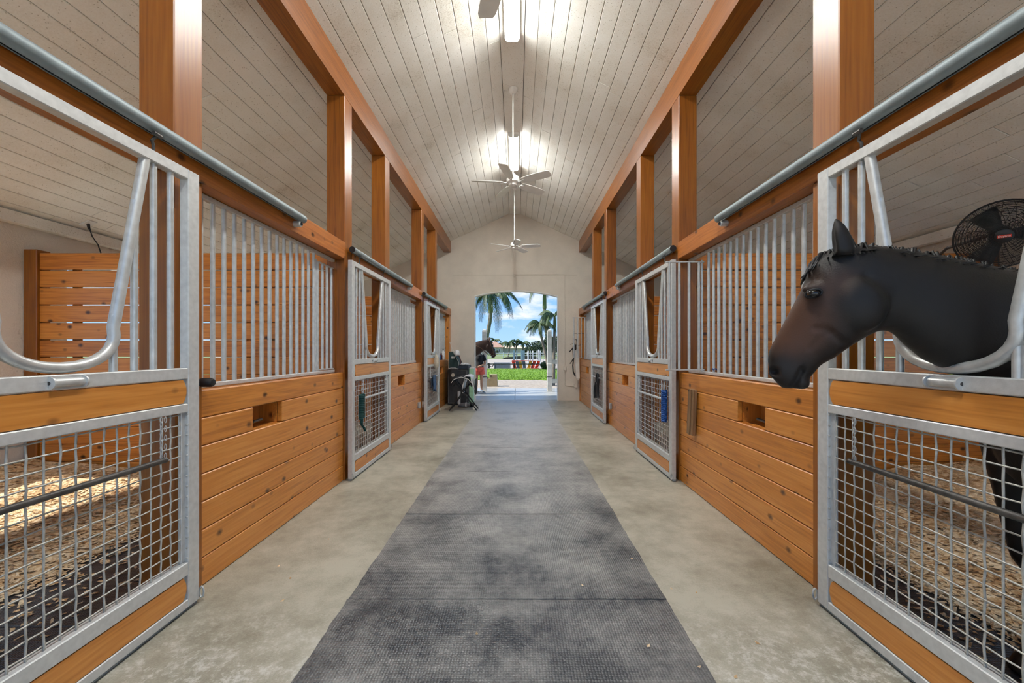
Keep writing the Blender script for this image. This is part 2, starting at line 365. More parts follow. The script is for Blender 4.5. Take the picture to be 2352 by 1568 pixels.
# roof deck with painted planks
rf = MB()
for sgn in (-1, 1):
    xo = C + sgn*6.1; xi = C
    rf.prism([(xi, 5.307+.055), (xo, zc(xo)+.03), (xo, zc(xo)+.20), (xi, 5.307+.22)], 'y', YB, YE+.9)
ceil = struct(ob('ceiling', rf, M['groove']), 'vaulted ceiling of off-white painted tongue and groove planks')
rngc = random.Random(11)
SL = math.atan(.465)
for sgn in (-1, 1):
    n = 33; wx = .1562
    for i in range(n):
        xa = .150 + i*wx; xm = xa + wx/2; cx = C + sgn*xm
        wid = (wx - .0035)/math.cos(SL)
        cuts = [YB]
        y = YB + rngc.uniform(1.5, 4.5)
        while y < YE-.7: cuts.append(y); y += rngc.uniform(2.6, 5.2)
        cuts.append(YE)
        for a, b in zip(cuts, cuts[1:]):
            mb = MB().cbox(-wid/2, wid/2, -(b-a)/2+.0015, (b-a)/2-.0015, 0, .022, .0045)
            o = ob('plank', mb, M['ceiling'], ceil, (cx, (a+b)/2, zc(cx)), (0, sgn*SL, 0))
ob('ridge_board', MB().cbox(-.148, .148, YB, YE, 5.225, 5.33, .004), M['ceiling'], ceil, (C, 0, 0))
for side in SIDES:   # eave trim where the planks meet the outer wall
    x = fx(side, OUT-.0); s = SIDES[side]
    ob('trim_board', MB().cbox(x-.10 if s > 0 else x, x if s > 0 else x+.10, YB, YE, zc(x)-.10, zc(x)+.02, .004), M['ceiling'], ceil)

# outer walls with a window opening in each stall
for side, s in SIDES.items():
    x0, x1 = sorted((fx(side, OUT), fx(side, OUT+.2))); mb = MB(); top = zc(fx(side, OUT+.1))+.03
    cuts = []
    for k in range(0, 3): cuts.append((max(YB+.2, ym(k)+.45), ym(k)+3.05))
    y = YB
    for a, b in cuts:
        mb.box(x0, x1, y, a, -.1, top); mb.box(x0, x1, a, b, -.1, .95); mb.box(x0, x1, a, b, 2.50, top); y = b
    mb.box(x0, x1, y, YE+.2, -.1, top)
    struct(ob('wall_'+side, mb, M['stucco']), 'beige stucco outer wall behind the %s stalls' % side)

# end wall with its arched doorway
AX0, AX1, ASP, ATOP = -1.172, 1.147, 2.915, 3.065
xl, xr = C-5.5, C+5.5
arc = []
for i in range(17):
    t = i/16; x = AX1 + (AX0-AX1)*t; arc.append((x, ASP + (ATOP-ASP)*(1-(2*t-1)**2)))
poly = [(xl, -.1), (xl, zc(xl)+.03), (C, 5.34), (xr, zc(xr)+.03), (xr, -.1), (AX1, -.1)] + arc + [(AX0, -.1)]
we = ob('wall_end', MB().prism(poly, 'y', YE, YE+.2), M['stucco'])
struct(we, 'beige stucco gable wall with a wide arched doorway')
ob('control_joint', MB().box(-1.80, 1.70, YE-.004, YE, 3.515, 3.524), plain('dark_joint', (.40,.35,.28), .9), we)  # thin strip along the joint, darker than the stucco
# white bead added to paint in the bright lit edge of the arch reveal
pts = [(AX0-.004, YE-.006, 0), (AX0-.004, YE-.006, ASP)] + [(x, YE-.006, z+.004) for x, z in reversed(arc)] + [(AX1+.004, YE-.006, ASP), (AX1+.004, YE-.006, 0)]
ob('lit_edge', MB().tube(pts, .022, 6), M['white'], we, smooth=True)

# timber posts and beams
POSTN = {('m',0): 'first', ('j',0): 'second'}
def post(side, kind, k, label):
    y = ym(k) if kind == 'm' else yj(k)
    a, b = sorted((fx(side, 0), fx(side, PW)))
    o = link('timber_post', None)
    mb = MB()
    if kind == 'm':
        mb.cbox(a, b, y, y+PW, 0, 4.15, .006)
    else:                                              # let over the header that runs across its aisle face
        ha, hb = sorted((fx(side, 0), fx(side, .142))); ra, rb = sorted((fx(side, .142), fx(side, PW)))
        mb.cbox(a, b, y, y+PW, 0, 2.383, .006); mb.cbox(a, b, y, y+PW, 2.562, 4.15, .006); mb.box(ra, rb, y+.002, y+PW-.002, 2.38, 2.565)
    cx, cy = (a+b)/2, y+PW/2
    mb.v = [(p[0]-cx, p[1]-cy, p[2]) for p in mb.v]
    bpy.data.objects.remove(o)
    o = ob('timber_post', mb, M['stain_z'], None, (cx, cy, 0))
    return tag(o, label, 'post', 'stained timber posts')
plist = [('m',0,'timber post on the %s just outside the picture at the near door'), ('j',0,'nearest orange timber post on the %s, beside the near stall door'), ('m',1,'second orange timber post from the camera on the %s, at the near partition'),
         ('j',1,'third orange timber post on the %s, behind the middle stall door'), ('m',2,'fourth orange timber post on the %s, with a cross tie hanging by it'),
         ('j',2,'fifth orange timber post on the %s, behind the far stall door')]
for side, s in SIDES.items():
    for kind, k, lab in plist: post(side, kind, k, lab % side)
    # last post stands against the end wall
    a, b = sorted((fx(side, 0), fx(side, PW)))
    o = ob('timber_post', MB().cbox(-PW/2, PW/2, -.09, .09, 0, 2.383, .006), M['pine_z'], None, ((a+b)/2, YE-.10, 0))
    tag(o, 'short timber post on the %s standing against the arched end wall' % side, 'post', 'stained timber posts')
    bx0, bx1 = fx(side, 0), fx(side, .19)
    o = ob('ceiling_beam', MB().prism([(bx0-C, 4.15), (bx1-C, 4.15), (bx1-C, zc(bx1)), (bx0-C, zc(bx0))], 'y', YB, YE), M['stain_y'], None, (C, 0, 0))
    tag(o, 'long stained timber beam carried on the %s row of posts' % side, 'beam', 'longitudinal beams')
    for k in range(3):
        ya = ym(k)+PW; yb = ym(k+1) if k < 2 else YE
        a, b = sorted((fx(side, -.012), fx(side, .14)))
        o = board('header_beam', a, b, ya, yb, 2.383, 2.562, M['header'])
        tag(o, 'knotty timber header over the %s stall front %s' % (side, ORD[k]), 'beam', 'stall header beams')

# stall front half walls of tongue and groove boards, each with a feed hole
HB = 1.166/7
for side, s in SIDES.items():
    for k in range(3):
        ya = yj(k)+PW; yb = ym(k+1) if k < 2 else YE-.19
        h0, h1 = ym(k)+2.0, ym(k)+2.352               # feed hole
        h0, h1 = ym(k)+2.83-.83, ym(k)+3.181-.83
        z0, z1 = 5*HB, 6*HB
        a, b = sorted((fx(side, .061), fx(side, .10)))
        mb = MB(); mb.box(a, b, ya, h0, 0, 1.14); mb.box(a, b, h1, yb, 0, 1.14); mb.box(a, b, h0, h1, 0, z0); mb.box(a, b, h0, h1, z1, 1.14)
        wall = struct(ob('wall_%s_front' % side, mb, M['pine_y']), 'stained pine half wall of the %s stall %s' % (side, ORD[k]))
        a, b = sorted((fx(side, .015), fx(side, .061)))
        for i in range(7):
            segs = [(ya, h0), (h1, yb)] if i == 5 else [(ya, yb)]
            for p, q in segs: board('board', a, b, p+.0005, q-.0005, i*HB+.001, (i+1)*HB-.001, M['pine_y'], wall, .0065)
        a, b = sorted((fx(side, .10), fx(side, .205)))
        pk = MB(); pk.box(a, b, h0-.02, h0, z0-.02, z1+.02); pk.box(a, b, h1, h1+.02, z0-.02, z1+.02); pk.box(a, b, h0, h1, z0-.02, z0); pk.box(a, b, h0, h1, z1, z1+.02)
        c0, c1 = sorted((fx(side, .205), fx(side, .225))); pk.box(c0, c1, h0-.02, h1+.02, z0-.02, z1+.02)
        ob('feed_hole_box', pk, M['pine_z'], wall)
        x = fx(side, .09); y = h0+.055
        bt = MB(); bt.cyl((x, y, z0), (x, y, z1), .006, n=8); bt.cyl((x, y-.05, z0+.045), (x, y+.03, z0+.045), .009, n=8)
        bt.cyl((x-.012*s, y+.03, z0+.045), (x-.012*s, y+.13, z0+.05), .011, n=8); bt.ball((x, y, z0+.045), .017, 10, 6)
        ob('latch_bolt', bt, M['darksteel'], wall, smooth=True)
        c0, c1 = sorted((fx(side, .0), fx(side, PW)))

# slatted stall partitions
for side, s in SIDES.items():
    for k in (1, 2):
        y = ym(k)+.075; xa, xb = sorted((fx(side, PW+.005), fx(side, OUT-.005)))
        t = thing('stall_partition', 'slatted orange board partition between the %s stalls, %s one' % (side, 'nearer' if k == 1 else 'farther'), 'partition', ((xa+xb)/2, y, 0), group='stall partitions')
        hw = (xb-xa)/2
        px = s*(hw-.07)
        ob('post', MB().cbox(px-.07, px+.07, -.045, .09, 0, 2.50, .005), M['stain_z'], t)
        xs = sorted((-s*hw, s*(hw-.142)))
        p = .1905
        for i in range(13):
            gap = .013 if i >= 6 else .004
            o = ob('slat', MB().cbox(-(xs[1]-xs[0])/2, (xs[1]-xs[0])/2, -.02, .02, 0, p-gap, .005), M['slat'], t, ((xs[0]+xs[1])/2, 0, i*p))
        for q in (-.35, .3):
            ob('batten', MB().cbox(-.04, .04, .022, .06, 0, 2.46, .004), M['stain_z'], t, (q*hw*2, 0, 0))

# aisle mats
ycut = [-.1, 1.0, 2.218, 3.38, 4.555, 5.70, 6.81, 7.96, 9.1, 10.2, 11.15]
mx0, mx1 = -.942, .834
nm = ['first','second','third','fourth','fifth','sixth','seventh','eighth','ninth','tenth']
for i in range(10):
    a, b = ycut[i], ycut[i+1]; mb = MB(); nx, ny = 12, 24; rr = random.Random(50+i)
    lift0, lift1 = rr.uniform(.001,.006), rr.uniform(.002,.008)
    V = []; Fs = []
    for j in range(ny+1):
        for q in range(nx+1):
            ty = j/ny; tx = q/nx
            x = mx0 + (mx1-mx0)*tx + (rr.uniform(-.004,.004) if q in (0,nx) else 0); y = a + .003 + (b-a-.006)*ty
            z = .012 + .003*noise.noise((x*1.5, y*2.2, i*3.1)) + .0035*noise.noise((x*.4, y*6.5, i*5.3)) + (lift0*(1-ty)**3 + lift1*ty**5)
            V.append((x, y, z))
    top = len(V); V += [(p[0], p[1], .0005) for p in V]
    for j in range(ny):
        for q in range(nx):
            p = j*(nx+1)+q; Fs.append((p, p+1, p+nx+2, p+nx+1)); Fs.append((top+p, top+p+nx+1, top+p+nx+2, top+p+1))
    ring = [q for q in range(nx+1)] + [j*(nx+1)+nx for j in range(1,ny+1)] + [ny*(nx+1)+q for q in range(nx-1,-1,-1)] + [j*(nx+1) for j in range(ny-1,0,-1)]
    for q in range(len(ring)): p0, p1 = ring[q], ring[(q+1) % len(ring)]; Fs.append((p0, top+p0, top+p1, p1))
    mb.add(V, Fs)
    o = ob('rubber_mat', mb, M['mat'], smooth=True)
    if i > 0: tag(o, 'pebbled grey rubber mat, %s from the camera along the aisle' % nm[i-1], 'rubber mat', 'aisle mats')
    else: tag(o, 'pebbled grey rubber mat at the very bottom edge of the picture', 'rubber mat', 'aisle mats')

# ================================================================== sliding stall doors
HW = .655
yoke_pts = []
def yoke_curve():
    top = (.356, 2.335); low = (.205, 1.50); r = .19
    pts = [(top[0], top[1])]
    for i in range(1, 6): t = i/6; pts.append((top[0]+(low[0]-top[0])*t, top[1]+(low[1]-top[1])*t))
    pts.append(low)
    zb = 1.332
    # rounded U: half ellipse from the lower end of the leg
    for i in range(1, 9):
        a = PI/2*i/8; pts.append((low[0]*math.cos(a)+.004*math.sin(2*a)*5, low[1]-(low[1]-zb)*math.sin(a)))
    return pts
yc = yoke_curve()
def make_door(label):
    t = thing('sliding_stall_door', label, 'stall door', group='sliding stall doors')
    g = M['galv']
    for sg in (-1, 1):
        ob('stile', MB().cbox(-.025, .025, sg*HW-(.075 if sg > 0 else 0), sg*HW+(.075 if sg < 0 else 0), .02, 2.375, .004), g, t)
    for nme, z0, z1 in (('bottom_rail', .02, .066), ('rail', .195, .265), ('rail', 1.07, 1.116), ('rail', 1.248, 1.307), ('top_rail', 2.32, 2.375)):
        ob(nme, MB().cbox(-.025, .025, -HW+.075, HW-.075, z0, z1, .004), g, t)
    # wooden infill boards with rounded ends and steel end plates
    for z0, z1 in ((.066, .195), (1.116, 1.248)):
        h = (z1-z0)/2; zm = (z0+z1)/2; R = .095; hy = .572; poly = []
        for sg in (1, -1):
            amax = math.asin(min(1, (h-.004)/R))
            for i in range(9):
                a = -amax + 2*amax*i/8; poly.append((sg*(hy-R+R*math.cos(a)), zm+sg*R*math.sin(a)))
        pb = MB().prism(poly, 'x', -.014, .021)
        o = ob('wood_panel', pb, M['pine_y'], t)
        for sg in (-1, 1):
            ob('end_plate', MB().cbox(-.010, .012, sg*.525, sg*.582, z0, z1, .002), g, t)
    # neck yoke
    pts = [(0, y, z) for y, z in yc] + [(0, -y, z) for y, z in reversed(yc[:-1])]
    ob('yoke', MB().tube(pts, .0225, 12), M['pipe'], t, smooth=True)
    def yoke_z(y):
        for (a, za), (b, zb) in zip(yc, yc[1:]):
            if b <= y <= a: return za+(zb-za)*(a-y)/(a-b+1e-9)
        return 2.33
    for sg in (-1, 1):
        for y in (.205, .302, .400, .495):
            zt = yoke_z(y+.012) if y < .35 else 2.325
            if y < .22: zt = 1.56
            ob('bar', MB().cyl((0, sg*y, 1.30), (0, sg*y, zt), .0145, n=10), M['pipe'], t, smooth=True)
    # woven wire mesh
    wm = MB(); p = .0552; ny = 21; nz = 15; ys = [(-.5*(ny-1)+i)*p for i in range(ny)]; zs = [.285+i*p for i in range(nz)]
    for i, y in enumerate(ys):
        pts = [(-.0, y, .262)] + [((.0018 if (i+j) % 2 else -.0018), y + .0008*math.sin(i*7+j*3), z) for j, z in enumerate(zs)] + [(0, y, 1.072)]
        wm.tube(pts, .0040, 5)
    for j, z in enumerate(zs):
        pts = [(0, -.60, z)] + [((-.0018 if (i+j) % 2 else .0018), y, z + .0008*math.sin(j*5+i*2)) for i, y in enumerate(ys)] + [(0, .60, z)]
        wm.tube(pts, .0036, 5)
        for sg in (-1, 1): wm.ball((.016, sg*.583, z), .008, 6, 4)
    o = ob('wire_mesh', wm, M['wire'], t, smooth='all', fix=False); o['kind'] = 'stuff'
    # flat side strips carrying the mesh ends
    for sg in (-1, 1): ob('mesh_strip', MB().cbox(-.012, .006, sg*.555, sg*.582, .265, 1.07, .002), g, t)
    ob('bolt_pin', MB().cyl((.024, -.055, 1.276), (.024, .055, 1.276), .019, n=14), M['pipe'], t, smooth=True)
    for sg in (-1, 1):
        wsh = ob('washer', MB().cyl((.026, sg*.055, 1.276), (.026, sg*.061, 1.276), .025, n=20), M['galv'], t, smooth=True)
        ob('washer_hole', MB().cyl((.026, sg*.0605, 1.276), (.026, sg*.063, 1.276), .007, n=12), M['darksteel'], wsh, smooth=True)
    for sg in (-1, 1):
        hk = MB().tube([(0, sg*.40, 2.37), (0, sg*.40, 2.41), (.004, sg*.40-.012, 2.43), (.010, sg*.40, 2.452), (.014, sg*.40+.012, 2.475)], .007, 8)
        hk.cyl((.02, sg*.40-.022, 2.462), (.02, sg*.40+.022, 2.462), .010, n=8)
        ob('hanger_hook', hk, M['darksteel'], t, smooth=True)
    for sg in (-1, 1):
        ob('guide_ring', MB().tube([(.03+.012*math.cos(a), sg*(HW+.008), .055+.030*math.sin(a)) for a in [2*PI*i/12 for i in range(12)]], .005, 6, closed=True), M['pipe'], t, smooth=True)
    ob('track_strip', MB().cbox(-.022, .012, -HW, HW, .002, .018, .002), M['track'], t)
    return t
def stall_bar(t, mat, ya=-.42, yb=.42, end=1):
    b = ob('hanging_bar', MB().cyl((.045, ya, .857), (.045, yb, .857), .0135, n=12), mat, t, smooth=True)
    for y in (ya+.02, yb-.02):
        ch = MB()
        for i in range(9):
            z = .857 + .02 + i*.0225; ax = i % 2
            ch.tube([(.040+(.006*math.cos(a) if ax else 0), y+(0 if ax else .007*math.cos(a)), z+.015*math.sin(a)) for a in [2*PI*q/8 for q in range(8)]], .0022, 5, closed=True)
            if i % 2 == 0: ch.tube([(.046, y+.016+.006*math.cos(a), z+.015*math.sin(a)) for a in [2*PI*q/8 for q in range(8)]], .0022, 5, closed=True)
        ob('chain', ch, M['pipe'], b, smooth=True)
DOORY = {('left',0): 1.562, ('left',1): 4.932, ('left',2): 8.46, ('right',0): 1.541, ('right',1): 4.915, ('right',2): 8.24}
first = make_door('x')
DOORS = {}
for (side, k), y in DOORY.items():
    lab = 'galvanised sliding stall door with U-shaped neck yoke, %s side, %s' % (side, {0: 'nearest the camera', 1: 'middle of the row', 2: 'farthest by the arch'}[k])
    x = fx(side, -.065); rot = (0, 0, 0) if side == 'left' else (0, 0, PI)
    d = first if not DOORS else dup(first, (x, y, 0), rot)
    d.location = (x, y, 0); d.rotation_euler = rot; d['label'] = lab; DOORS[(side, k)] = d
for (side, k), d in DOORS.items():
    stall_bar(d, M['darksteel'] if k == 0 else M['pipe'])

# door tracks
def track(side, k, a, b):
    s = SIDES[side]; x = fx(side, -.055)
    t = thing('door_track', 'round galvanised track pipe above the %s stall door %s' % (side, ORD[k]), 'track', (x, (a+b)/2, 2.505), group='round door tracks')
    h = (b-a)/2; r = .035
    # slotted round track: an open C section
    ring = []; n = 20
    for yy in (-h, h):
        ro = []
        for i in range(n+1): an = -PI/2 + .22 + (2*PI-.44)*i/n; ro.append((r*math.cos(an), yy, r*math.sin(an)))
        for i in range(n, -1, -1): an = -PI/2 + .22 + (2*PI-.44)*i/n; ro.append(((r-.004)*math.cos(an), yy, (r-.004)*math.sin(an)))
        ring.append(ro)
    ob('pipe', MB().loft(ring), M['track'], t, smooth=True)
    for yy in (-h+.004,):
        ob('end_cap', MB().cyl((0, yy-.012, 0), (0, yy, 0), .034, n=18), M['black'], t, smooth=True)
    for i in range(4):
        yy = -h + .12 + i*(2*h-.24)/3
        ob('bracket', MB().cbox(s*.0, s*.042, yy-.05, yy+.05, .0355, .042, .001).cbox(s*.036, s*.042, yy-.05, yy+.05, -.0, .042, .001), M['darksteel'], t)
    st = MB().cyl((-s*.012, h-.06, -.058), (s*.042, h-.06, -.058), .024, n=16).cyl((-s*.02, h-.06, -.058), (-s*.012, h-.06, -.058), .013, n=12)
    so_ = ob('stop_bumper', st, M['pipe'], t, smooth=True)
    ob('bumper_core', MB().cyl((-s*.024, h-.06, -.058), (-s*.0195, h-.06, -.058), .015, n=14), M['black'], so_, smooth=True)
for side, sh in (('left', 0), ('right', -.05)):
    track(side, 0, .40, 3.355 + sh*.3); track(side, 1, 4.36+sh, 6.78+sh); track(side, 2, 7.72+sh*2, 10.2+sh)

# window grilles and hinged feed gates
def make_grille(label, ya, yb, n, p):
    t = thing('window_grille', label, 'grille', group='stall window grilles'); h = (yb-ya)/2
    ob('top_rail', MB().cbox(-.018, .018, -h, h, 2.35, 2.381, .003), M['galv'], t)
    ob('bottom_rail', MB().cbox(-.02, .02, -h, h, 1.168, 1.196, .003), M['galv'], t)
    for i in range(n): ob('bar', MB().cyl((0, -h+.03+i*p, 1.19), (0, -h+.03+i*p, 2.355), .0140, n=10), M['pipe'], t, smooth=True)
    return t
def make_gate(label):
    t = thing('feed_gate', label, 'gate', group='hinged feed gates')
    ob('top_rail', MB().cbox(-.012, .012, -.02, .36, 2.275, 2.287, .002), M['galv'], t)
    ob('bottom_rail', MB().cbox(-.014, .014, -.02, .36, 1.203, 1.216, .002), M['galv'], t)
    for i in range(4): ob('bar', MB().cyl((0, .03+i*.098, 1.215), (0, .03+i*.098, 2.278), .0135, n=10), M['pipe'], t, smooth=True)
    ob('hinge_pin', MB().cyl((0, 0, 1.19), (0, 0, 2.30), .009, n=8), M['pipe'], t, smooth=True)
    return t
g0 = None; f0 = None
for side, s in SIDES.items():
    for k in range(3):
        ya = yj(k)+PW+.004; yb = ym(k+1)-.004 if k < 2 else YE-.20
        gl = yb-.385
        lab = 'grille of vertical galvanised bars in the %s stall window %s' % (side, ORD[k])
        x = fx(side, .118); nb = int((gl-ya-.04)/.0945)+1
        t = make_grille(lab, ya, gl, nb, (gl-ya-.06)/(nb-1)); t.location = (x, (ya+gl)/2, 0)
        opened = side == 'right' and k in (0, 2)
        lab = ('%s feed gate on the %s, in the stall front %s' % ('barred swung-open' if opened else 'closed barred', side, ORD[k]))
        q = make_gate(lab); q.location = (x, gl+.012, 0)
        if opened: q.location = (fx(side, .098), gl-.015 + (.08 if k == 0 else .02), 0); q.rotation_euler = (0, 0, PI/2)
        # flat rails closing the opening above and below the gate stay with the grille
        for zz in ((2.35, 2.381), (1.168, 1.196)):
            ob('gate_rail', MB().cbox(-.018, .018, (gl-ya)/2, (gl-ya)/2+.38, zz[0], zz[1], .003), M['galv'], t)
# rubber bumpers on the jambs
for side, y, z, lab in (('left', 2.34, 1.213, 'black rubber door bumper on the left nearest timber post'),):
    s = SIDES[side]; x = fx(side, 0)
    o = ob('door_bumper', MB().lathe([(.024, 0), (.027, .01), (.027, .058), (.02, .072), (.008, .075)], 16, (0,0,0), 'x'), M['black'], None, (x, y, z), smooth=True)
    tag(o, lab, 'bumper')
o = ob('door_bumper', MB().lathe([(.008, -.05), (.016, -.046), (.018, -.03), (.012, -.012), (.012, 0)], 14, (0,0,0), 'x'), M['black'], None, (fx('right',0), 4.38, 1.262), smooth=True)
tag(o, 'small black door bumper knob beside the open feed gate', 'bumper')
# ================================================================== ridge lights and fans
def light(y, label):
    t = thing('fluorescent_light', label, 'light', (C, y, 5.225), group='ridge fluorescent lights')
    h = .655
    ob('housing', MB().cbox(-.092, .092, -h, h, -.040, 0, .003), M['white'], t)
    prof = [(-.085, -.040), (-.083, -.062), (-.062, -.090), (.062, -.090), (.083, -.062), (.085, -.040)]
    ob('diffuser', MB().cbox(-.061, .061, -h+.012, h-.012, -.093, -.088, .002), M['tube_light'], t)
    ob('side_lens', MB().prism([(a_, b_) if b_ > -.08 else (a_, -.088) for a_, b_ in prof], 'y', -h+.012, h-.012), M['side_lens'], t)
    for sg in (-1, 1): ob('end_cap', MB().prism([(a*1.06, b*1.04) for a, b in prof], 'y', sg*h-.012 if sg > 0 else -h, sg*h if sg > 0 else -h+.012), M['white'], t)
light(4.165, 'lit fluorescent ceiling light at the top edge, nearer one')
light(7.625, 'lit fluorescent ceiling light behind the middle ceiling fan')
light(.705, 'lit fluorescent ceiling light on the ridge above the camera')

def make_fan(label, y, z, ang):
    t = thing('ceiling_fan', label, 'ceiling fan', (C, y, z), group='five-blade ceiling fans')
    top = 5.222 - z
    ob('canopy', MB().lathe([(.022, top-.075), (.045, top-.06), (.066, top-.02), (.068, top)], 20), M['fanwhite'], t, smooth=True)
    ob('downrod', MB().cyl((0,0,.09), (0,0,top-.05), .0125, n=10), M['fanwhite'], t, smooth=True)
    ob('motor', MB().lathe([(.02, .14), (.035, .13), (.055, .105), (.085, .09), (.098, .05), (.092, .01), (.06, -.005)], 24), M['fanwhite'], t, smooth=True)
    ob('switch_housing', MB().lathe([(.062, -.004), (.06, -.035), (.04, -.055), (.012, -.062)], 20), M['fanwhite'], t, smooth=True)
    ob('pull_chain', MB().cyl((-.03, -.01, -.04), (-.03, -.01, -.15), .0025, n=6), M['pipe'], t)
    for i in range(5):
        a = math.radians(ang+72*i)
        tilt = math.radians(-14)
        b = MB(); out = []
        for (r, wv) in ((.155,.045),(.20,.058),(.32,.070),(.46,.074),(.57,.068),(.605,.052)): out.append((r, wv))
        poly = [(r, wv) for r, wv in out] + [(r, -wv) for r, wv in reversed(out)]
        b.prism(poly, 'z', -.004, .004)
        b.v = [(x, yv*math.cos(tilt)-zv*math.sin(tilt), yv*math.sin(tilt)+zv*math.cos(tilt)+.01) for x, yv, zv in b.v]
        bl = ob('blade', b, M['fanwhite'], t, (0,0,0), (0,0,a))
        br = MB().tube([(.075, 0, .015), (.11, 0, 0), (.15, .012, .004), (.185, .022, .010)], [.012,.009,.009,.008], 8).tube([(.11, 0, 0), (.15, -.012, .002), (.185, -.024, .001)], [.009,.009,.008], 8)
        ob('bracket', br, M['fanwhite'], bl, smooth=True)
make_fan('white five-blade ceiling fan on a long rod, middle one', 5.82, 3.845, 41)
make_fan('white five-blade ceiling fan farthest away, before the gable wall', 9.28, 3.81, -10)
make_fan('ceiling fan overhead with one blade tip at the top edge', 2.36, 3.845, 106.6-.0)

# ================================================================== things fixed to the barn
def cord(name, pts, r, mat, label, cat, group=None):
    return tag(ob(name, MB().tube(pts, r, 6), mat, smooth=True), label, cat, group)
# ceiling outlet with cord in the left stall
xo = -5.16; yo = 4.795
t = thing('ceiling_outlet', 'white ceiling outlet plate with a dark cord in the left stall', 'outlet', (xo, yo, zc(xo)))
ob('plate', MB().cbox(-.065, .065, -.05, .05, -.012, .004, .003), M['white'], t, (0,0,0), (0,-SL,0))
ob('plug_cord', MB().tube([(0,0,-.01),(.01,-.0,-.06),(.03,0,-.10),(.05,0,-.16),(.12,0,-.26),(.16,0,-.38),(.165,0,-.5)], [.016,.013,.006,.006,.006,.006,.006], 8), M['black'], t, smooth=True)
for side, y in (('left', 7.53), ('right', 7.40)):
    s = SIDES[side]; x = fx(side, .015)
    t = thing('outlet_box', 'small grey outlet box low on the %s middle half wall' % side, 'outlet', (x, y, .37), group='wall outlets')
    ob('box', MB().cbox(-s*.035, 0, -.03, .03, -.055, .055, .004), M['greytag'], t)
    ob('cover', MB().cbox(-s*.042, -s*.036, -.034, .034, -.06, .06, .002), M['pipe'], t)
    # cross tie hanging by the main post
    yp = ym(2)-.06; xx = fx(side, -.04)
    t = thing('cross_tie', 'cross tie strap hanging beside the %s fourth timber post' % side, 'strap', (xx, yp, 0), group='cross ties')
    ob('eye_bolt', MB().tube([(s*.03, 0, 2.47), (0, 0, 2.47)], .008, 6).tube([(0, .02*math.cos(a), 2.455+.02*math.sin(a)) for a in [2*PI*i/10 for i in range(10)]], .005, 6, closed=True), M['darksteel'], t, smooth=True)
    ob('strap', MB().tube([(0,0,2.44),(0,.003,1.7),(0,-.003,.95),(0,.002,.42)], .008, 6).tube([(-s*.01,.02,1.95),(-s*.01,.024,1.2),(-s*.01,.02,.50)], .006, 6), M['leather'], t, smooth=True)
    ob('snap', MB().cyl((0,0,.42),(0,0,.36),.014,n=8).tube([(0,.016*math.cos(a),.335+.026*math.sin(a)) for a in [2*PI*i/10 for i in range(10)]], .006, 6, closed=True), M['pipe'], t, smooth=True)
    # block wall seams are left to the stucco
# wooden stick hung on the right half wall
t = thing('wooden_block', 'short brown wooden stick hanging on the right half wall', 'wood block', (fx('right', .013), 3.90, 1.02))
ob('stick', MB().cbox(-.048, -.008, -.045, .045, -.45, 0, .004), M['oldwood'], t, (0,0,0), (math.radians(5), 0, 0))
ob('stick_edge', MB().cbox(-.062, -.048, -.010, .045, -.45, 0, .003), M['oldwood'], t, (0,0,0), (math.radians(5), 0, 0))
ob('nail', MB().cyl((.0, .02, -.015), (-.07, .02, -.015), .004, n=8), M['darksteel'], t)
# wire loops at the bars etc: blue twine on the right grille
o = ob('twine', MB().tube([(.018*math.cos(a), .018*math.sin(a), .006*math.sin(3*a)) for a in [2*PI*i/10 for i in range(10)]], .005, 6, closed=True), M['bluebrush'], None, (fx('right', .118), 3.755, 1.225), smooth=True)
tag(o, 'bit of blue twine tied to a bar of the right near grille', 'twine')

# green lead rope coiled on the left middle door
x = fx('left', -.125); y = 4.45
t = thing('lead_rope', 'coiled dark green lead rope hanging on the left middle door', 'rope', (x, y, .93))
pts = []
for i in range(14*10):
    a = 2*PI*i/10; pts.append((.020*math.cos(a), .036*math.sin(a), -.02 - i/140*.27))
ob('coil', MB().tube(pts, .013, 6), M['greenrope'], t, smooth=True)
ob('tail', MB().tube([(0,0,-.27),(.01,-.03,-.33),(0,.0,-.36),(.005,.05,-.40),(.005,.085,-.44)], .014, 6), M['greenrope'], t, smooth=True)
ob('snap', MB().tube([(0,.0,-.0),(.0,.012,.03),(0,0,.06),(0,-.012,.03)], .005, 6, closed=True), M['pipe'], t, smooth=True)
# blue lead rope on the right middle door
x = fx('right', -.12); y = 4.395
t = thing('lead_rope', 'bright blue lead rope bundled on the right middle door', 'rope', (x, y, .98))
pts = []
for i in range(16*10):
    a = 2*PI*i/10; pts.append((.022*math.cos(a), .030*math.sin(a)*(1+.3*math.sin(i*1.7)), -.02 - i/160*.34))
ob('coil', MB().tube(pts, .013, 6), M['bluebrush'], t, smooth=True)
ob('snap', MB().tube([(0,.0,-.02),(.0,.012,.03),(0,0,.07),(0,-.012,.03)], .005, 6, closed=True), M['pipe'], t, smooth=True)
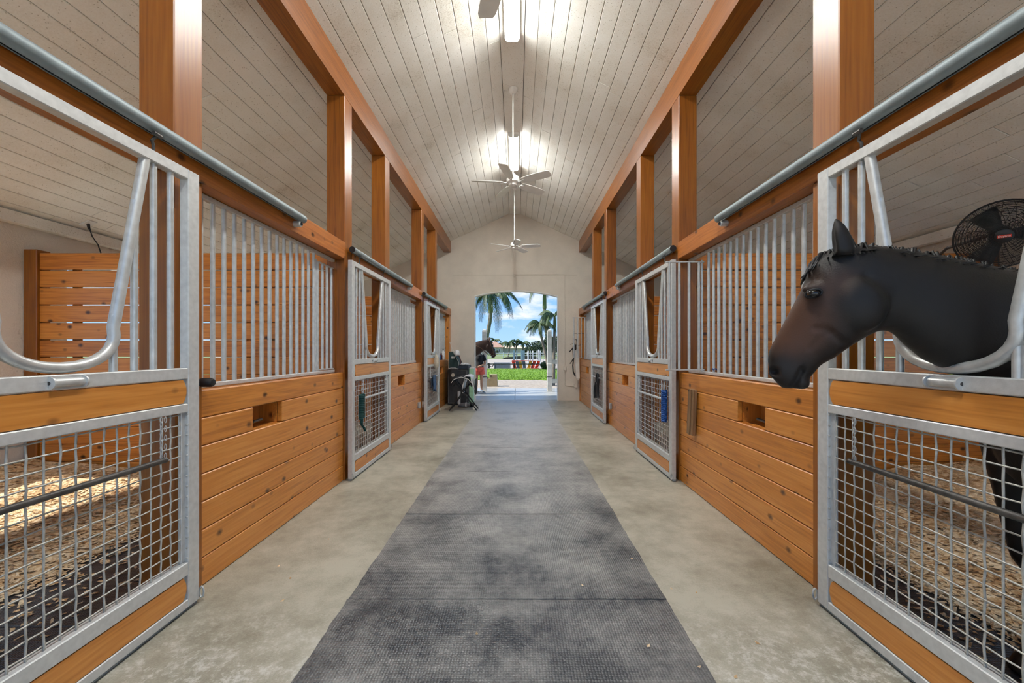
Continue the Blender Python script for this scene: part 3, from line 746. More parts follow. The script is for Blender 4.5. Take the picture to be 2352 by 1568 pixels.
# black halter on the right far door
x = fx('right', -.12); y = 8.0
t = thing('halter', 'black halter hanging on the right far stall door', 'halter', (x, y, .93))
def strap(pts, r=.022): return MB().tube(pts, r, 6, flat=.35)
ob('crown_strap', strap([(0,-.03,0),(-.01,.03,.01),(-.01,.07,-.06),(-.012,.05,-.18),(-.012,-.02,-.26),(-.01,-.08,-.2),(-.01,-.09,-.08),(0,-.03,0)], .025), M['blackcloth'], t, smooth=True)
ob('nose_strap', strap([(-.012,.06,-.16),(-.02,.12,-.26),(-.02,.17,-.38),(-.02,.16,-.5)], .03), M['blackcloth'], t, smooth=True)
ob('cheek_strap', strap([(-.012,-.06,-.22),(-.02,-.10,-.32),(-.02,-.09,-.40),(-.02,-.12,-.46)], .026), M['blackcloth'], t, smooth=True)
ob('ring', MB().tube([(-.022,.06+.025*math.cos(a),-.20+.025*math.sin(a)) for a in [2*PI*i/10 for i in range(10)]], .006, 6, closed=True), M['pipe'], t, smooth=True)
# blue towel over the bar of the left far door, cloth bag above
def cloth(w, hgt, fold, seed, n=14, th=.006):
    rr = random.Random(seed); V = []; Fs = []; m = 10
    for sd in (0, 1):
        for j in range(m+1):
            for i in range(n+1):
                u = i/n-.5; v = j/m
                x = fold*math.sin(u*14+seed)*(.4+v) + .012*noise.noise((u*6, v*4, seed)) + (th if sd else 0)
                V.append((x, u*w*(1-.12*v*math.sin(u*5+seed)), -v*hgt*(1+.1*math.sin(u*6+seed*2))))
    q = (n+1)*(m+1)
    for j in range(m):
        for i in range(n):
            p = j*(n+1)+i; Fs.append((p,p+1,p+n+2,p+n+1)); Fs.append((q+p,q+p+n+1,q+p+n+2,q+p+1))
    ring = list(range(n+1))+[j*(n+1)+n for j in range(1,m+1)]+[m*(n+1)+i for i in range(n-1,-1,-1)]+[j*(n+1) for j in range(m-1,0,-1)]
    for i in range(len(ring)): a, b = ring[i], ring[(i+1)%len(ring)]; Fs.append((a, q+a, q+b, b))
    return MB().add(V, Fs)
x = fx('left', -.128)
t = thing('towel', 'blue towel draped over the bar of the left far door', 'towel', (x, 8.30, .885))
ob('front_fall', cloth(.30, .32, .012, 3), M['denim'], t, (.01,0,0), smooth='all')
ob('back_fall', cloth(.22, .22, .008, 5), M['navy'], t, (-.012,-.11,.0), smooth='all')
t = thing('cloth_bag', 'beige cloth bag hanging from the left far door yoke', 'bag', (x, 8.52, 1.30))
ob('sack', MB().lathe([(.012,.02),(.03,-.01),(.055,-.07),(.065,-.16),(.06,-.24),(.02,-.29)], 14), M['sack'], t, smooth=True)
ob('drawstring', MB().tube([(0,0,0),(.012,.02,.05),(0,0,.09),(-.012,-.02,.05)], .004, 6, closed=True), M['sack'], t, smooth=True)
# blue water bucket hung on the left near partition, behind the middle door
def bucket(label, loc, r, h, mat, nm='water_bucket'):
    t = thing(nm, label, 'bucket', loc)
    ob('pail', MB().lathe([(r*.8,0),(r,h),(r*1.05,h),(r*1.05,h-.02),(r*1.0,h-.02),(r*.96,h-.005),(r*.76,.01)], 22, cap=False).lathe([(r*.79,0),(r*.79,.012)], 22), mat, t, smooth=True)
    ob('handle', MB().tube([(r*math.cos(a),0,h-.02+.5*r*math.sin(a)) for a in [PI*i/10 for i in range(11)]], .005, 6), M['pipe'], t, smooth=True)
    return t
bucket('blue water bucket seen through the left middle door mesh', (-2.25, 5.15, .62), .15, .30, M['blueplastic'])
t = thing('bucket_hook', 'steel hook bar holding the blue water bucket', 'hook', (-2.25, 5.15, .0))
ob('bar', MB().tube([(0, -.80, 1.02), (0, -.2, 1.02), (0, 0, 1.02), (0,0,.985)], .01, 8), M['pipe'], t, smooth=True)

# stall fan on the right near partition
fo = Vector((4.60, 3.78, 2.50))
t = thing('stall_fan', 'round black cage fan above the near right horse stall', 'fan', fo)
look = Vector((-.62, -.70, -.34)).normalized()
q = look.to_track_quat('Z', 'Y'); t.rotation_euler = q.to_euler()
Rf = .315; cg = MB()
for i in range(34):
    r = .055 + (Rf-.055)*i/33; z = .10*(1-(r/Rf)**2.4)
    cg.tube([(r*math.cos(a), r*math.sin(a), z) for a in [2*PI*k/40 for k in range(40)]], .0023, 4, closed=True)
for k in range(28):
    a = 2*PI*k/28; pts = []
    for i in range(9):
        r = .05+(Rf-.05)*i/8; aa = a+.5*(r/Rf); pts.append((r*math.cos(aa), r*math.sin(aa), .10*(1-(r/Rf)**2.4)-.002))
    cg.tube(pts, .0019, 4)
o = ob('front_cage', cg, M['black'], t, smooth='all', fix=False); o['kind'] = 'stuff'
cg = MB()
for i in range(12):
    r = .08+(Rf-.08)*i/11; cg.tube([(r*math.cos(a), r*math.sin(a), -.08*(1-(r/Rf)**3)-.01) for a in [2*PI*k/32 for k in range(32)]], .0022, 4, closed=True)
for k in range(20):
    a = 2*PI*k/20; cg.tube([((.06+(Rf-.06)*i/5)*math.cos(a), (.06+(Rf-.06)*i/5)*math.sin(a), -.08*(1-((.06+(Rf-.06)*i/5)/Rf)**3)-.012) for i in range(6)], .002, 4)
o = ob('rear_cage', cg, M['black'], t, smooth='all', fix=False); o['kind'] = 'stuff'
ob('rim', MB().tube([(Rf*math.cos(a), Rf*math.sin(a), -.004) for a in [2*PI*k/40 for k in range(40)]], .007, 8, closed=True), M['black'], t, smooth=True)
hb = ob('hub_plate', MB().lathe([(.062,.085),(.062,.100),(.05,.106)], 24), M['black'], t, smooth=True)
tg = ob('name_plate', MB().cbox(-.045,.045,-.013,.013,.106,.109,.001), M['red'], hb, (0,0,0), (0,0,math.radians(2)))
cu = bpy.data.curves.new('lettering', 'FONT'); cu.body = 'Dayton'; cu.size = .026; cu.align_x = 'CENTER'; cu.align_y = 'CENTER'; cu.extrude = .0004
co = bpy.data.objects.new('lettering', cu); COL.objects.link(co)
bpy.context.view_layer.update()
tm = bpy.data.meshes.new_from_object(co.evaluated_get(bpy.context.evaluated_depsgraph_get())); bpy.data.objects.remove(co)
lt = link('lettering', tm, M['white'], tg, (0, 0, .1095), (0, 0, PI*0))
for k in range(3):
    a = 2*PI*k/3; bl = MB(); V = []
    for i in range(6):
        r = .05+.22*i/5; tw = .6-.5*i/5; wd = .05+.05*i/5
        for sd in (-1,1): V.append((r, sd*wd*math.cos(tw), sd*wd*math.sin(tw)*.5+.02))
    V2 = [(p[0],p[1],p[2]+.003) for p in V]
    Fs = [(2*i,2*i+1,2*i+3,2*i+2) for i in range(5)]+[(12+2*i,12+2*i+2,12+2*i+3,12+2*i+1) for i in range(5)]+[(2*i,2*i+2,14+2*i,12+2*i) for i in range(5)]+[(2*i+1,13+2*i,15+2*i,2*i+3) for i in range(5)]+[(0,12,13,1),(10,11,23,22)]
    ob('blade', bl.add(V+V2, Fs), M['darksteel'], t, (0,0,0), (0,0,a), smooth='all')
ob('motor', MB().lathe([(.05,-.13),(.07,-.12),(.075,-.02),(.05,.02)], 18), M['black'], t, smooth=True)
inv = q.inverted()
p0 = inv @ (Vector((4.62, 4.36, 2.44))-fo); p1 = inv @ (Vector((4.62, 4.28, 2.50))-fo)
ob('wall_arm', MB().tube([p0, p1, (0,0,-.13)], .016, 10), M['darksteel'], t, smooth=True)

# ================================================================== bedding in the two near stalls
def shavings(side, label, seed, edge):
    s = SIDES[side]; rr = random.Random(seed); n = 60; m = 60
    ya, yb = YB+1.2, ym(1)+.03
    ya = .2
    def hgt(d, y):
        e = edge + .14*noise.noise((y*1.3, seed, .3)) + .05*noise.noise((y*6, seed, 1))
        t = max(0, min(1, (d-e)/.9)); base = .012*min(1, max(0,(d-e)/.04)) + .085*t*t*(3-2*t) + .13*max(0, min(1, (d-2.0)/1.4))
        return base + (.03*t+.004)*noise.noise((d*3, y*3, seed)) + .010*t*noise.noise((d*16, y*16, seed)) if d > e else -.01
    V = []; Fs = []
    for j in range(m+1):
        for i in range(n+1):
            d = .3 + (OUT-.04-.3)*i/n; y = ya+(yb-ya)*j/m; V.append((fx(side, d), y, hgt(d, y)))
    for j in range(m):
        for i in range(n): p = j*(n+1)+i; Fs.append((p,p+1,p+n+2,p+n+1))
    # flakes
    for i in range(15000):
        d = edge + .02 + (OUT-edge)*rr.random()**1.6*.98 if rr.random() < .93 else edge - .55*rr.random()**2
        y = ya + .03 + (yb-ya-.06)*rr.random()
        if d < .25: continue
        z = max(.013, hgt(d, y)) + .004; L_ = rr.uniform(.008,.022); W_ = rr.uniform(.005,.011); a = rr.uniform(0, PI); ca, sa = math.cos(a), math.sin(a); tz = rr.uniform(-.5,.5); b = rr.uniform(-.004,.008); x = fx(side, min(d, OUT-.06))
        o = len(V)
        for (p, q, r) in ((-1,-1,0),(1,-1,0),(1,1,0),(-1,1,0)):
            V.append((x+(p*L_*ca-q*W_*sa), y+(p*L_*sa+q*W_*ca), z+p*L_*tz*.5+abs(q)*b*.5+ (b if p*q>0 else 0)))
        Fs.append((o,o+1,o+2,o+3))
    o = ob('wood_shavings', MB().add(V, Fs), M['shavings'], fix=False)
    o['kind'] = 'stuff'; o['label'] = label; o['category'] = 'shavings'
shavings('left', 'pale pine shavings bedding in the near left stall', 3, .98)
shavings('right', 'brown pine shavings bedding under the black horse', 9, .62)
for side, s in SIDES.items():
    i = 0
    for (d0, d1) in ((-.01, 1.80), (1.805, 3.48)):
        for (a, b) in ((.15, 2.0), (2.005, 4.22)):
            a_, b_ = sorted((fx(side, d0+(.0 if d0 > 0 else .02)), fx(side, d1)))
            if d0 < 0 and b > 3: a_, b_ = sorted((fx(side, .24), fx(side, d1)))
            if d0 < 0 and b < 3: a_, b_ = sorted((fx(side, .03), fx(side, d1)))
            if d0 < 0 and b < 3: b2 = 2.0
            o = ob('rubber_mat', MB().cbox(a_, b_, a, b, .0005, .012, .003), M['stallmat'])
            tag(o, 'black rubber mat on the near %s stall floor, %s' % (side, ['front of the doorway', 'behind the half wall', 'in the back near corner', 'in the back far corner'][i]), 'rubber mat', 'stall floor mats'); i += 1
# a few stray shavings on the aisle
rr = random.Random(4); sv = MB()
for (u, v) in ((1095,1465),(1338,1352),(1451,1290),(1490,1493),(667,1328),(755,1238),(1542,1352),(1600,1361),(1690,1555),(1740,1477),(1606,1542),(648,1380),(640,1300)):
    Y = EYE*F/(v-V0); X = (u-U0)*Y/F; h = .021 if mx0 < X < mx1 else .001; r = rr.uniform(.006,.011); a = rr.uniform(0,3)
    sv.add([(X+r*math.cos(a+k*PI/2)*(1.5 if k % 2 else .8), Y+r*math.sin(a+k*PI/2)*(1.5 if k % 2 else .8), h+.003*(k % 2)) for k in range(4)] + [(X, Y, h+.006)], [(0,1,4),(1,2,4),(2,3,4),(3,0,4),(0,3,2,1)])
o = ob('stray_shavings', sv, M['shavings']); o['kind'] = 'stuff'; o['label'] = 'a few stray pale wood chips scattered on the aisle'; o['category'] = 'shavings'
# ================================================================== living things
def voxel(mb, size, smooth_it=4, name='body'):
    o = link(name, mb.mesh(name), None)
    r = o.modifiers.new('r', 'REMESH'); r.mode = 'VOXEL'; r.voxel_size = size
    if smooth_it: q = o.modifiers.new('s', 'SMOOTH'); q.iterations = smooth_it; q.factor = .5
    bpy.context.view_layer.update()
    me = bpy.data.meshes.new_from_object(o.evaluated_get(bpy.context.evaluated_depsgraph_get()))
    old = o.data; bpy.data.objects.remove(o); bpy.data.meshes.remove(old)
    me.polygons.foreach_set('use_smooth', [True]*len(me.polygons)); return me
# vertical sheet through the middle of the head and neck, seen from above (x, y)
PATH = [(.99, 1.876), (1.342, 1.62), (1.70, 1.545), (2.7, 1.53)]
def onpath(u, v):
    r = (u-U0)/F
    best = None
    for (xa, ya), (xb, yb) in zip(PATH, PATH[1:]):
        den = (xb-xa) - r*(yb-ya)
        t = (r*ya - xa)/den
        if best is None or -.001 <= t <= 1.001:
            x, y = xa+t*(xb-xa), ya+t*(yb-ya); best = (x, y)
            if -.001 <= t <= 1.001: break
    x, y = best
    return Vector((x, y, EYE-(v-V0)*y/F))
def pdir(x):
    if x < 1.342: return Vector((.809, -.588, 0))
    if x < 1.70: return Vector((.979, -.205, 0))
    return Vector((1, -.015, 0))
def nrm_at(x):      # toward the camera, blended
    a = pdir(x-.06); b = pdir(x+.06); d = (a+b).normalized(); return Vector((d.y, -d.x, 0)).normalized()
HS = [((1765,842),(1779,874),.030,2.2), ((1763,824),(1800,890),.047,2.3), ((1768,800),(1828,893),.056,2.3), ((1787,764),(1862,866),.055,2.3), ((1806,729),(1886,838),.058,2.3),
      ((1827,689),(1920,820),.066,2.3), ((1846,652),(1957,793),.082,2.2), ((1860,608),(1992,772),.088,2.1), ((1884,584),(2020,760),.083,2.0), ((1926,570),(2040,760),.072,2.0),
      ((1985,562),(2060,770),.070,2.0), ((2071,572),(2086,796),.078,2.0), ((2152,586),(2122,826),.092,2.0), ((2234,603),(2176,850),.110,2.0), ((2312,620),(2236,880),.130,2.0)]
NR = 28
def ring(top, bot, w, nv, ex=2.0):
    c = (top+bot)/2; h = (top-bot)/2; out = []
    for k in range(NR):
        a = 2*PI*k/NR; ca, sa = math.cos(a), math.sin(a)
        p = math.copysign(abs(ca)**(2/ex), ca); q = math.copysign(abs(sa)**(2/ex), sa)
        out.append(c + h*p + nv*w*q)
    return out
rings = [ring(onpath(*a), onpath(*b), w, nrm_at((onpath(*a).x+onpath(*b).x)/2), ex) for a, b, w, ex in HS]
for (xt, zt), (xb, zb), w in (((2.10,1.685),(1.91,1.03),.195), ((2.30,1.66),(2.0,.86),.245), ((2.50,1.635),(2.16,.80),.265), ((2.72,1.575),(2.62,.83),.275), ((3.0,1.535),(3.0,.82),.29), ((3.3,1.53),(3.3,.84),.29), ((3.58,1.56),(3.58,.90),.275), ((3.82,1.53),(3.78,1.0),.24), ((4.0,1.42),(3.95,1.08),.16), ((4.08,1.32),(4.05,1.16),.07)):
    y = 1.54 - .0*(xt)
    rings.append(ring(Vector((xt,y,zt)), Vector((xb,y,zb)), w, Vector((0,-1,0))))
hm = MB().loft(rings)
def limb(pts, flat=1.0): hm.tube([p[:3] for p in pts], [p[3] for p in pts], 14, flat=flat)
for y, dx in ((1.375, .05), (1.705, 0)):
    x = 2.24+dx
    f = -.08 if dx == 0 else 0
    limb([(x+f,y,1.15,.14),(x+f,y,.98,.12),(x+f,y,.80,.085),(x+f*.9,y,.62,.058),(x+f*.6,y,.52,.055),(x,y,.44,.046),(x+.005,y,.30,.032),(x,y,.17,.034),(x-.02,y,.11,.036),(x-.045,y,.07,.048),(x-.06,y,.012,.062)])
    x = 3.82+dx
    limb([(x-.1,y,1.15,.16),(x-.12,y,.95,.14),(x-.08,y,.80,.10),(x+.04,y,.64,.066),(x+.10,y,.53,.058),(x+.09,y,.46,.046),(x+.07,y,.30,.036),(x+.05,y,.17,.038),(x+.02,y,.11,.038),(x,y,.07,.05),(x-.02,y,.012,.062)])
# cheek, brow and lips
def blob(u, v, off, r):
    p = onpath(u, v); n = nrm_at(p.x); c = p + n*off
    b = MB(); b.ball((0,0,0), r, 18, 12); d = Vector((-n.y, n.x, 0))
    hm.add([c + d*q[0] + n*q[1] + Vector((0,0,q[2])) for q in b.v], b.f)
for off in (-1, 1):
    blob(1962, 700, off*.045, (.098, .046, .115))
    blob(1870, 668, off*.060, (.044, .020, .026))
    blob(1783, 852, off*.030, (.030, .022, .036))
blob(1842, 878, 0, (.030, .036, .032))       # lower lip and chin
blob(1806, 872, 0, (.036, .046, .040))       # upper lip
blob(1938, 580, 0, (.04, .040, .028))
horse_me = voxel(hm, .0105, 5, 'horse_body')
# carve nostrils, mouth line, eye hollows, jaw and neck grooves
def carve(cent, rad, depth, off, both=True):
    p = onpath(*cent); n = nrm_at(p.x)
    for sg in ((1, -1) if both else (1,)):
        c = p + n*off*sg
        for v in horse_me.vertices:
            d = (v.co-c).length
            if d < rad: v.co -= n*sg*depth*(1-(d/rad)**2)**2
def groove(pts, rad, depth, off, sgs=(1,-1)):
    for a, b in zip(pts, pts[1:]):
        pass
    P = [onpath(*q) for q in pts]; nn = nrm_at(P[0].x)
    for v in horse_me.vertices:
        best = 9; 
        for a, b in zip(P, P[1:]):
            ab = b-a; q = v.co - a; q = q - nn*q.dot(nn); ab2 = ab - nn*ab.dot(nn)
            t = max(0, min(1, q.dot(ab2)/ab2.length_squared)); best = min(best, (q-ab2*t).length)
        if best < rad:
            s_ = (v.co-P[0]).dot(nn)
            if abs(s_) > off: v.co -= nn*math.copysign(depth*(1-(best/rad)**2), s_)
carve((1779, 853), .026, .036, .052)
carve((1868, 679), .020, .012, .086)
groove([(1842, 848), (1832, 868), (1819, 896)], .013, .016, .006)
groove([(1872, 756), (1900, 758), (1930, 786), (1955, 790)], .016, .005, .03)
groove([(1975, 640), (2005, 668), (2025, 700), (2022, 745)], .020, .007, .02)
groove([(1862, 800), (1885, 775), (1905, 765)], .014, .004, .02)
horse_me.update()

def m_horse(name, body, face, muzzle, pink=None):
    m, N, L, b = newmat(name)
    tc = N.new('ShaderNodeTexCoord')
    nz = N.new('ShaderNodeTexNoise'); nz.inputs['Scale'].default_value = 6; nz.inputs['Detail'].default_value = 6; L.new(tc.outputs['Object'], nz.inputs['Vector'])
    def near(p, r0, r1, sc=(1,1,1)):
        s1 = N.new('ShaderNodeVectorMath'); s1.operation = 'SUBTRACT'; L.new(tc.outputs['Object'], s1.inputs[0]); s1.inputs[1].default_value = p
        s2 = N.new('ShaderNodeVectorMath'); s2.operation = 'MULTIPLY'; L.new(s1.outputs[0], s2.inputs[0]); s2.inputs[1].default_value = sc
        ln = N.new('ShaderNodeVectorMath'); ln.operation = 'LENGTH'; L.new(s2.outputs[0], ln.inputs[0])
        ad = N.new('ShaderNodeMath'); ad.operation = 'MULTIPLY_ADD'; ad.inputs[1].default_value = .09; L.new(nz.outputs['Fac'], ad.inputs[0]); L.new(ln.outputs['Value'], ad.inputs[2])
        mr = N.new('ShaderNodeMapRange'); mr.interpolation_type = 'SMOOTHSTEP'; mr.inputs['From Min'].default_value = r0+.045; mr.inputs['From Max'].default_value = r1+.045; mr.inputs['To Min'].default_value = 1; mr.inputs['To Max'].default_value = 0; L.new(ad.outputs[0], mr.inputs['Value']); return mr.outputs[0]
    def mix(f, a, c):
        mx = N.new('ShaderNodeMix'); mx.data_type = 'RGBA'; L.new(f, mx.inputs[0])
        if isinstance(a, tuple): mx.inputs[6].default_value = a+(1,)
        else: L.new(a, mx.inputs[6])
        mx.inputs[7].default_value = c+(1,); return mx.outputs[2]
    col = mix(near(tuple(onpath(1835,750)), .07, .20), body, face)
    col = mix(near(tuple(onpath(1905,665)), .03, .13), col, tuple(.6*f+.4*g for f, g in zip(face, body)))
    col = mix(near(tuple(onpath(1960,715)), .05, .12), col, tuple(1.35*g+.003 for g in body))
    col = mix(near(tuple(onpath(1800,868)), .065, .12), col, pink or muzzle)
    L.new(col, b.inputs['Base Color']); b.inputs['Roughness'].default_value = .52; b.inputs['Specular IOR Level'].default_value = .38; b.inputs['Sheen Weight'].default_value = .04; b.inputs['Sheen Roughness'].default_value = .4
    n2 = N.new('ShaderNodeTexNoise'); n2.inputs['Scale'].default_value = 160; n2.inputs['Detail'].default_value = 3; L.new(tc.outputs['Object'], n2.inputs['Vector'])
    bp = N.new('ShaderNodeBump'); bp.inputs['Strength'].default_value = .18; bp.inputs['Distance'].default_value = .004; L.new(n2.outputs['Fac'], bp.inputs['Height']); L.new(bp.outputs[0], b.inputs['Normal'])
    return m
hair_black = plain('black_mane', (.006,.005,.005), .5, 0, .3, 60)
# ears, eyes, mane, tail as meshes in the same frame
def ear_mesh(sg):
    n = nrm_at(1.33); d = Vector((-n.y, n.x, 0)); mb = MB(); R = []
    off = n*.040*sg + (d*.040 + Vector((0,0,-.022)) if sg < 0 else Vector())
    for u, v, rw, rn in ((1928,592,.036,.026),(1926,578,.040,.029),(1924,564,.041,.029),(1921,550,.037,.027),(1918,536,.031,.023),(1916,524,.022,.017),(1914,515,.012,.010),(1912,510,.004,.004)):
        c = onpath(u, v) + off; rg = []
        for k in range(20):
            a = 2*PI*k/20; x, y = math.cos(a)*rw, math.sin(a)*rn
            if math.cos(a) < -.55 and 508 < v < 585: x += rw*.62*(abs(math.cos(a))-.55)/.45     # hollow of the ear faces forward
            rg.append(c + d*x + n*y)
        R.append(rg)
    return mb.loft(R)
def eye_mesh(sg):
    p = onpath(1868, 680); return MB().ball(tuple(p + nrm_at(p.x)*.079*sg), (.025,.025,.0185), 20, 14)
def lid_mesh(sg):
    p = onpath(1868, 679); n = nrm_at(p.x); d = Vector((-n.y, n.x, 0)); c = p+n*.088*sg
    pts = [c + d*(.027*math.cos(a)) + Vector((0,0,.0165*math.sin(a) + .004*math.cos(a))) - n*sg*.007*abs(math.cos(a))**2 for a in [2*PI*k/20 for k in range(20)]]
    return MB().tube(pts, .0042, 8, closed=True)
def mane_mesh():
    rr = random.Random(2); mb = MB()
    tops = [(a, i) for i, (a, b, w, e) in enumerate(HS) if i >= 7]
    P = [onpath(*a) for a, i in tops] + [Vector((2.10,1.54,1.685)), Vector((2.30,1.54,1.66))]
    for i in range(620):
        t = rr.random()*(len(P)-1.001); k = int(t); p = P[k].lerp(P[k+1], t-k); n = nrm_at(p.x)
        sg = 1 if rr.random() < .18 else -1          # falls mostly to the far side
        ln = (rr.uniform(.02,.045) if sg > 0 else rr.uniform(.06,.12)) if t > 1.4 else rr.uniform(.03, .06)
        q0 = p + Vector((0,0,-.010)) + n*rr.uniform(-.012,.012)
        d = Vector((-n.y, n.x, 0)); lean = rr.uniform(-.02,.04)
        if t < 1.4: d = Vector((-.6,.45,-.5)); lean = .045
        pts = [q0, q0 + Vector((0,0,.012)) + n*.014*sg, q0 + n*.050*sg*min(1, ln/.1) + Vector((0,0,-.02)) + d*lean*.5, q0 + n*(.062*sg) + Vector((0,0,-ln*.8)) + d*lean]
        mb.tube(pts, [.004,.006,.005,.001], 5)
    return mb
def horse(name, label, xf, coat, mane_mat, group=None):
    def tm(me):
        me.transform(xf)
        if xf.determinant() < 0: me.flip_normals()
        me.update(); return me
    b = link(name, tm(horse_me.copy()), None); b.data.materials.clear(); b.data.materials.append(coat)
    tag(b, label, 'horse')
    for sg in (1, -1):
        link('ear', tm(ear_mesh(sg).mesh('ear', 'all')), coat if not group else coat, b)
        e = link('eye', tm(eye_mesh(sg).mesh('eye', 'all')), M['eye'], b)
        link('eyelid', tm(lid_mesh(sg).mesh('eyelid', 'all')), mane_mat, b)
    link('mane', tm(mane_mesh().mesh('mane', 'all')), mane_mat, b)
    tl = MB().tube([(4.06,1.54,1.30),(4.16,1.54,1.22),(4.20,1.54,1.0),(4.19,1.54,.6),(4.18,1.54,.42)], [.03,.05,.06,.055,.015], 12)
    link('tail', tm(tl.mesh('tail', 'all')), mane_mat, b)
    return b
M['eye'] = plain('horse_eye', (.004,.003,.003), .08, 0, .1, 5, coat=.3)
bay = m_horse('dark_bay_coat', (.0080,.0060,.0050), (.080,.034,.018), (.016,.012,.011))
horse('horse', 'dark bay horse leaning its head out over the right near door', Matrix.Identity(4), bay, hair_black)
# second horse beyond the arch, facing right
coat2 = m_horse('brown_bay_coat', (.045,.020,.012), (.075,.032,.018), (.03,.02,.02), (.42,.25,.19))
XF = Matrix.Translation((.417, 11.41, -.068)) @ Matrix.Scale(-1, 4, (1,0,0))
h2 = horse('horse', 'brown horse with a bridle and pale muzzle outside the arch', XF, coat2, hair_black)
def strap2(cmds, r=.011):
    mb = MB()
    for pts in cmds:
        for sg in (1, -1):
            P = []
            for (u, v, o) in pts:
                p = onpath(u, v); P.append(p + nrm_at(p.x)*o*sg)
            mb.tube(P, r, 6)
    me = mb.mesh('bridle', 'all'); me.transform(XF); me.flip_normals(); return me
br = link('bridle', strap2([[(1930,575,.08),(1925,640,.10),(1890,720,.10),(1850,790,.07),(1838,845,.066)], [(1806,725,.03),(1830,760,.066),(1860,800,.066),(1885,832,.03)], [(1862,610,.05),(1900,620,.095),(1935,600,.085)]]), M['leather'], h2)
link('reins', strap2([[(1838,850,.07),(1900,860,.09),(2000,800,.12),(2120,720,.13),(2250,650,.15)]], .008), M['leather'], h2)

# person in a black shirt and coral shorts behind the horse
def person():
    bx, by = -1.276, 13.44
    mb = MB()
    def lb(pts, n=10): mb.tube([(bx+p[0], by+p[1], p[2]) for p in pts], [p[3] for p in pts], n)
    for sg in (-1, 1):
        x = sg*.085
        lb([(x,0,.80,.085),(x,0,.62,.072),(x,-.01,.46,.052),(x,-.005,.40,.052),(x,.01,.26,.050),(x,.015,.12,.034),(x,.01,.05,.036)])
        lb([(x,.02,.035,.036),(x,-.08,.03,.036),(x,-.15,.025,.028)])
    lb([(0,0,.76,.13),(0,0,.88,.14),(0,0,1.0,.115),(0,0,1.14,.135),(0,0,1.24,.12),(0,0,1.30,.06)], 16)
    lb([(0,0,1.26,.05),(.01,-.01,1.36,.048)])
    mb.ball((bx+.02, by-.02, 1.45), (.078,.09,.108), 16, 12)
    mb.ball((bx+.03, by-.108, 1.435), (.012,.018,.018), 8, 6)
    for sg in (-1, 1): mb.ball((bx+.02+sg*.078, by-.01, 1.445), (.012,.02,.026), 8, 6)
    # right arm hangs and bends across to the lead, left arm reaches to the horse
    lb([(.15,0,1.24,.05),(.19,-.01,1.10,.044),(.205,-.03,.97,.036),(.10,-.12,.90,.031),(-.02,-.17,.86,.024)])
    lb([(-.15,0,1.24,.05),(-.20,-.02,1.10,.044),(-.215,-.05,.98,.036),(-.16,-.15,.92,.031),(-.10,-.20,.87,.024)])
    for hx, hy, hz, sg in ((-.05,-.18,.85,-1), (-.08,-.215,.86,1)):
        mb.ball((bx+hx, by+hy, hz), (.040,.022,.030), 10, 8)
        for i in range(4): lb([(hx+sg*.025,hy-.005,hz+.02-.014*i,.0085),(hx+sg*.055,hy-.012,hz+.018-.015*i,.008),(hx+sg*.06,hy+.012,hz+.012-.015*i,.0075)], 6)
        lb([(hx+sg*.0,hy-.01,hz+.02,.010),(hx+sg*.02,hy-.025,hz+.045,.009)], 6)
    me = voxel(mb, .0085, 3, 'person_body')
    p = link('person', me, plain('skin', (.50,.27,.17), .55)); tag(p, 'person in a black T-shirt and coral shorts standing by the outside horse', 'person')
    sh = MB()
    def lb2(pts, n=18): sh.tube([(bx+q[0], by+q[1], q[2]) for q in pts], [q[3] for q in pts], n)
    lb2([(0,0,.84,.158),(0,0,.92,.15),(0,0,1.03,.135),(0,0,1.14,.155),(0,0,1.235,.14),(0,0,1.29,.075)])
    for sg in (-1, 1): lb2([(sg*.11,0,1.245,.065),(sg*.165,-.004,1.18,.062),(sg*.20,-.012,1.06,.058)], 12)
    link('shirt', voxel(sh, .011, 3, 'shirt'), M['blackcloth'], p)
    so_ = MB()
    so_.tube([(bx,by,.70),(bx,by,.78),(bx,by,.87)], [.13,.158,.148], 18)
    for sg in (-1, 1): so_.tube([(bx+sg*.075,by,.82),(bx+sg*.09,by,.70),(bx+sg*.095,by,.60)], [.10,.10,.104], 14)
    link('shorts', voxel(so_, .011, 2, 'shorts'), plain('coral_cloth', (.72,.13,.09), .85), p)
    for sg in (-1, 1):
        ob('shoe', MB().tube([(bx+sg*.085,by+.05,.04),(bx+sg*.085,by-.05,.045),(bx+sg*.085,by-.14,.035),(bx+sg*.085,by-.175,.028)], [.04,.047,.042,.02], 12).box(bx+sg*.085-.045, bx+sg*.085+.045, by-.17, by+.08, .0, .018), M['white'], p, smooth=True)
    ob('hair', MB().ball((bx+.015, by+.01, 1.475), (.088,.10,.10), 16, 12).tube([(bx,by+.08,1.50),(bx,by+.13,1.46),(bx,by+.12,1.32)], [.03,.03,.01], 10), plain('brown_hair', (.05,.025,.012), .6), p, smooth=True)
person()
# ================================================================== gear by the end wall
def shear(mb, f): mb.v = [f(*p) for p in mb.v]; return mb
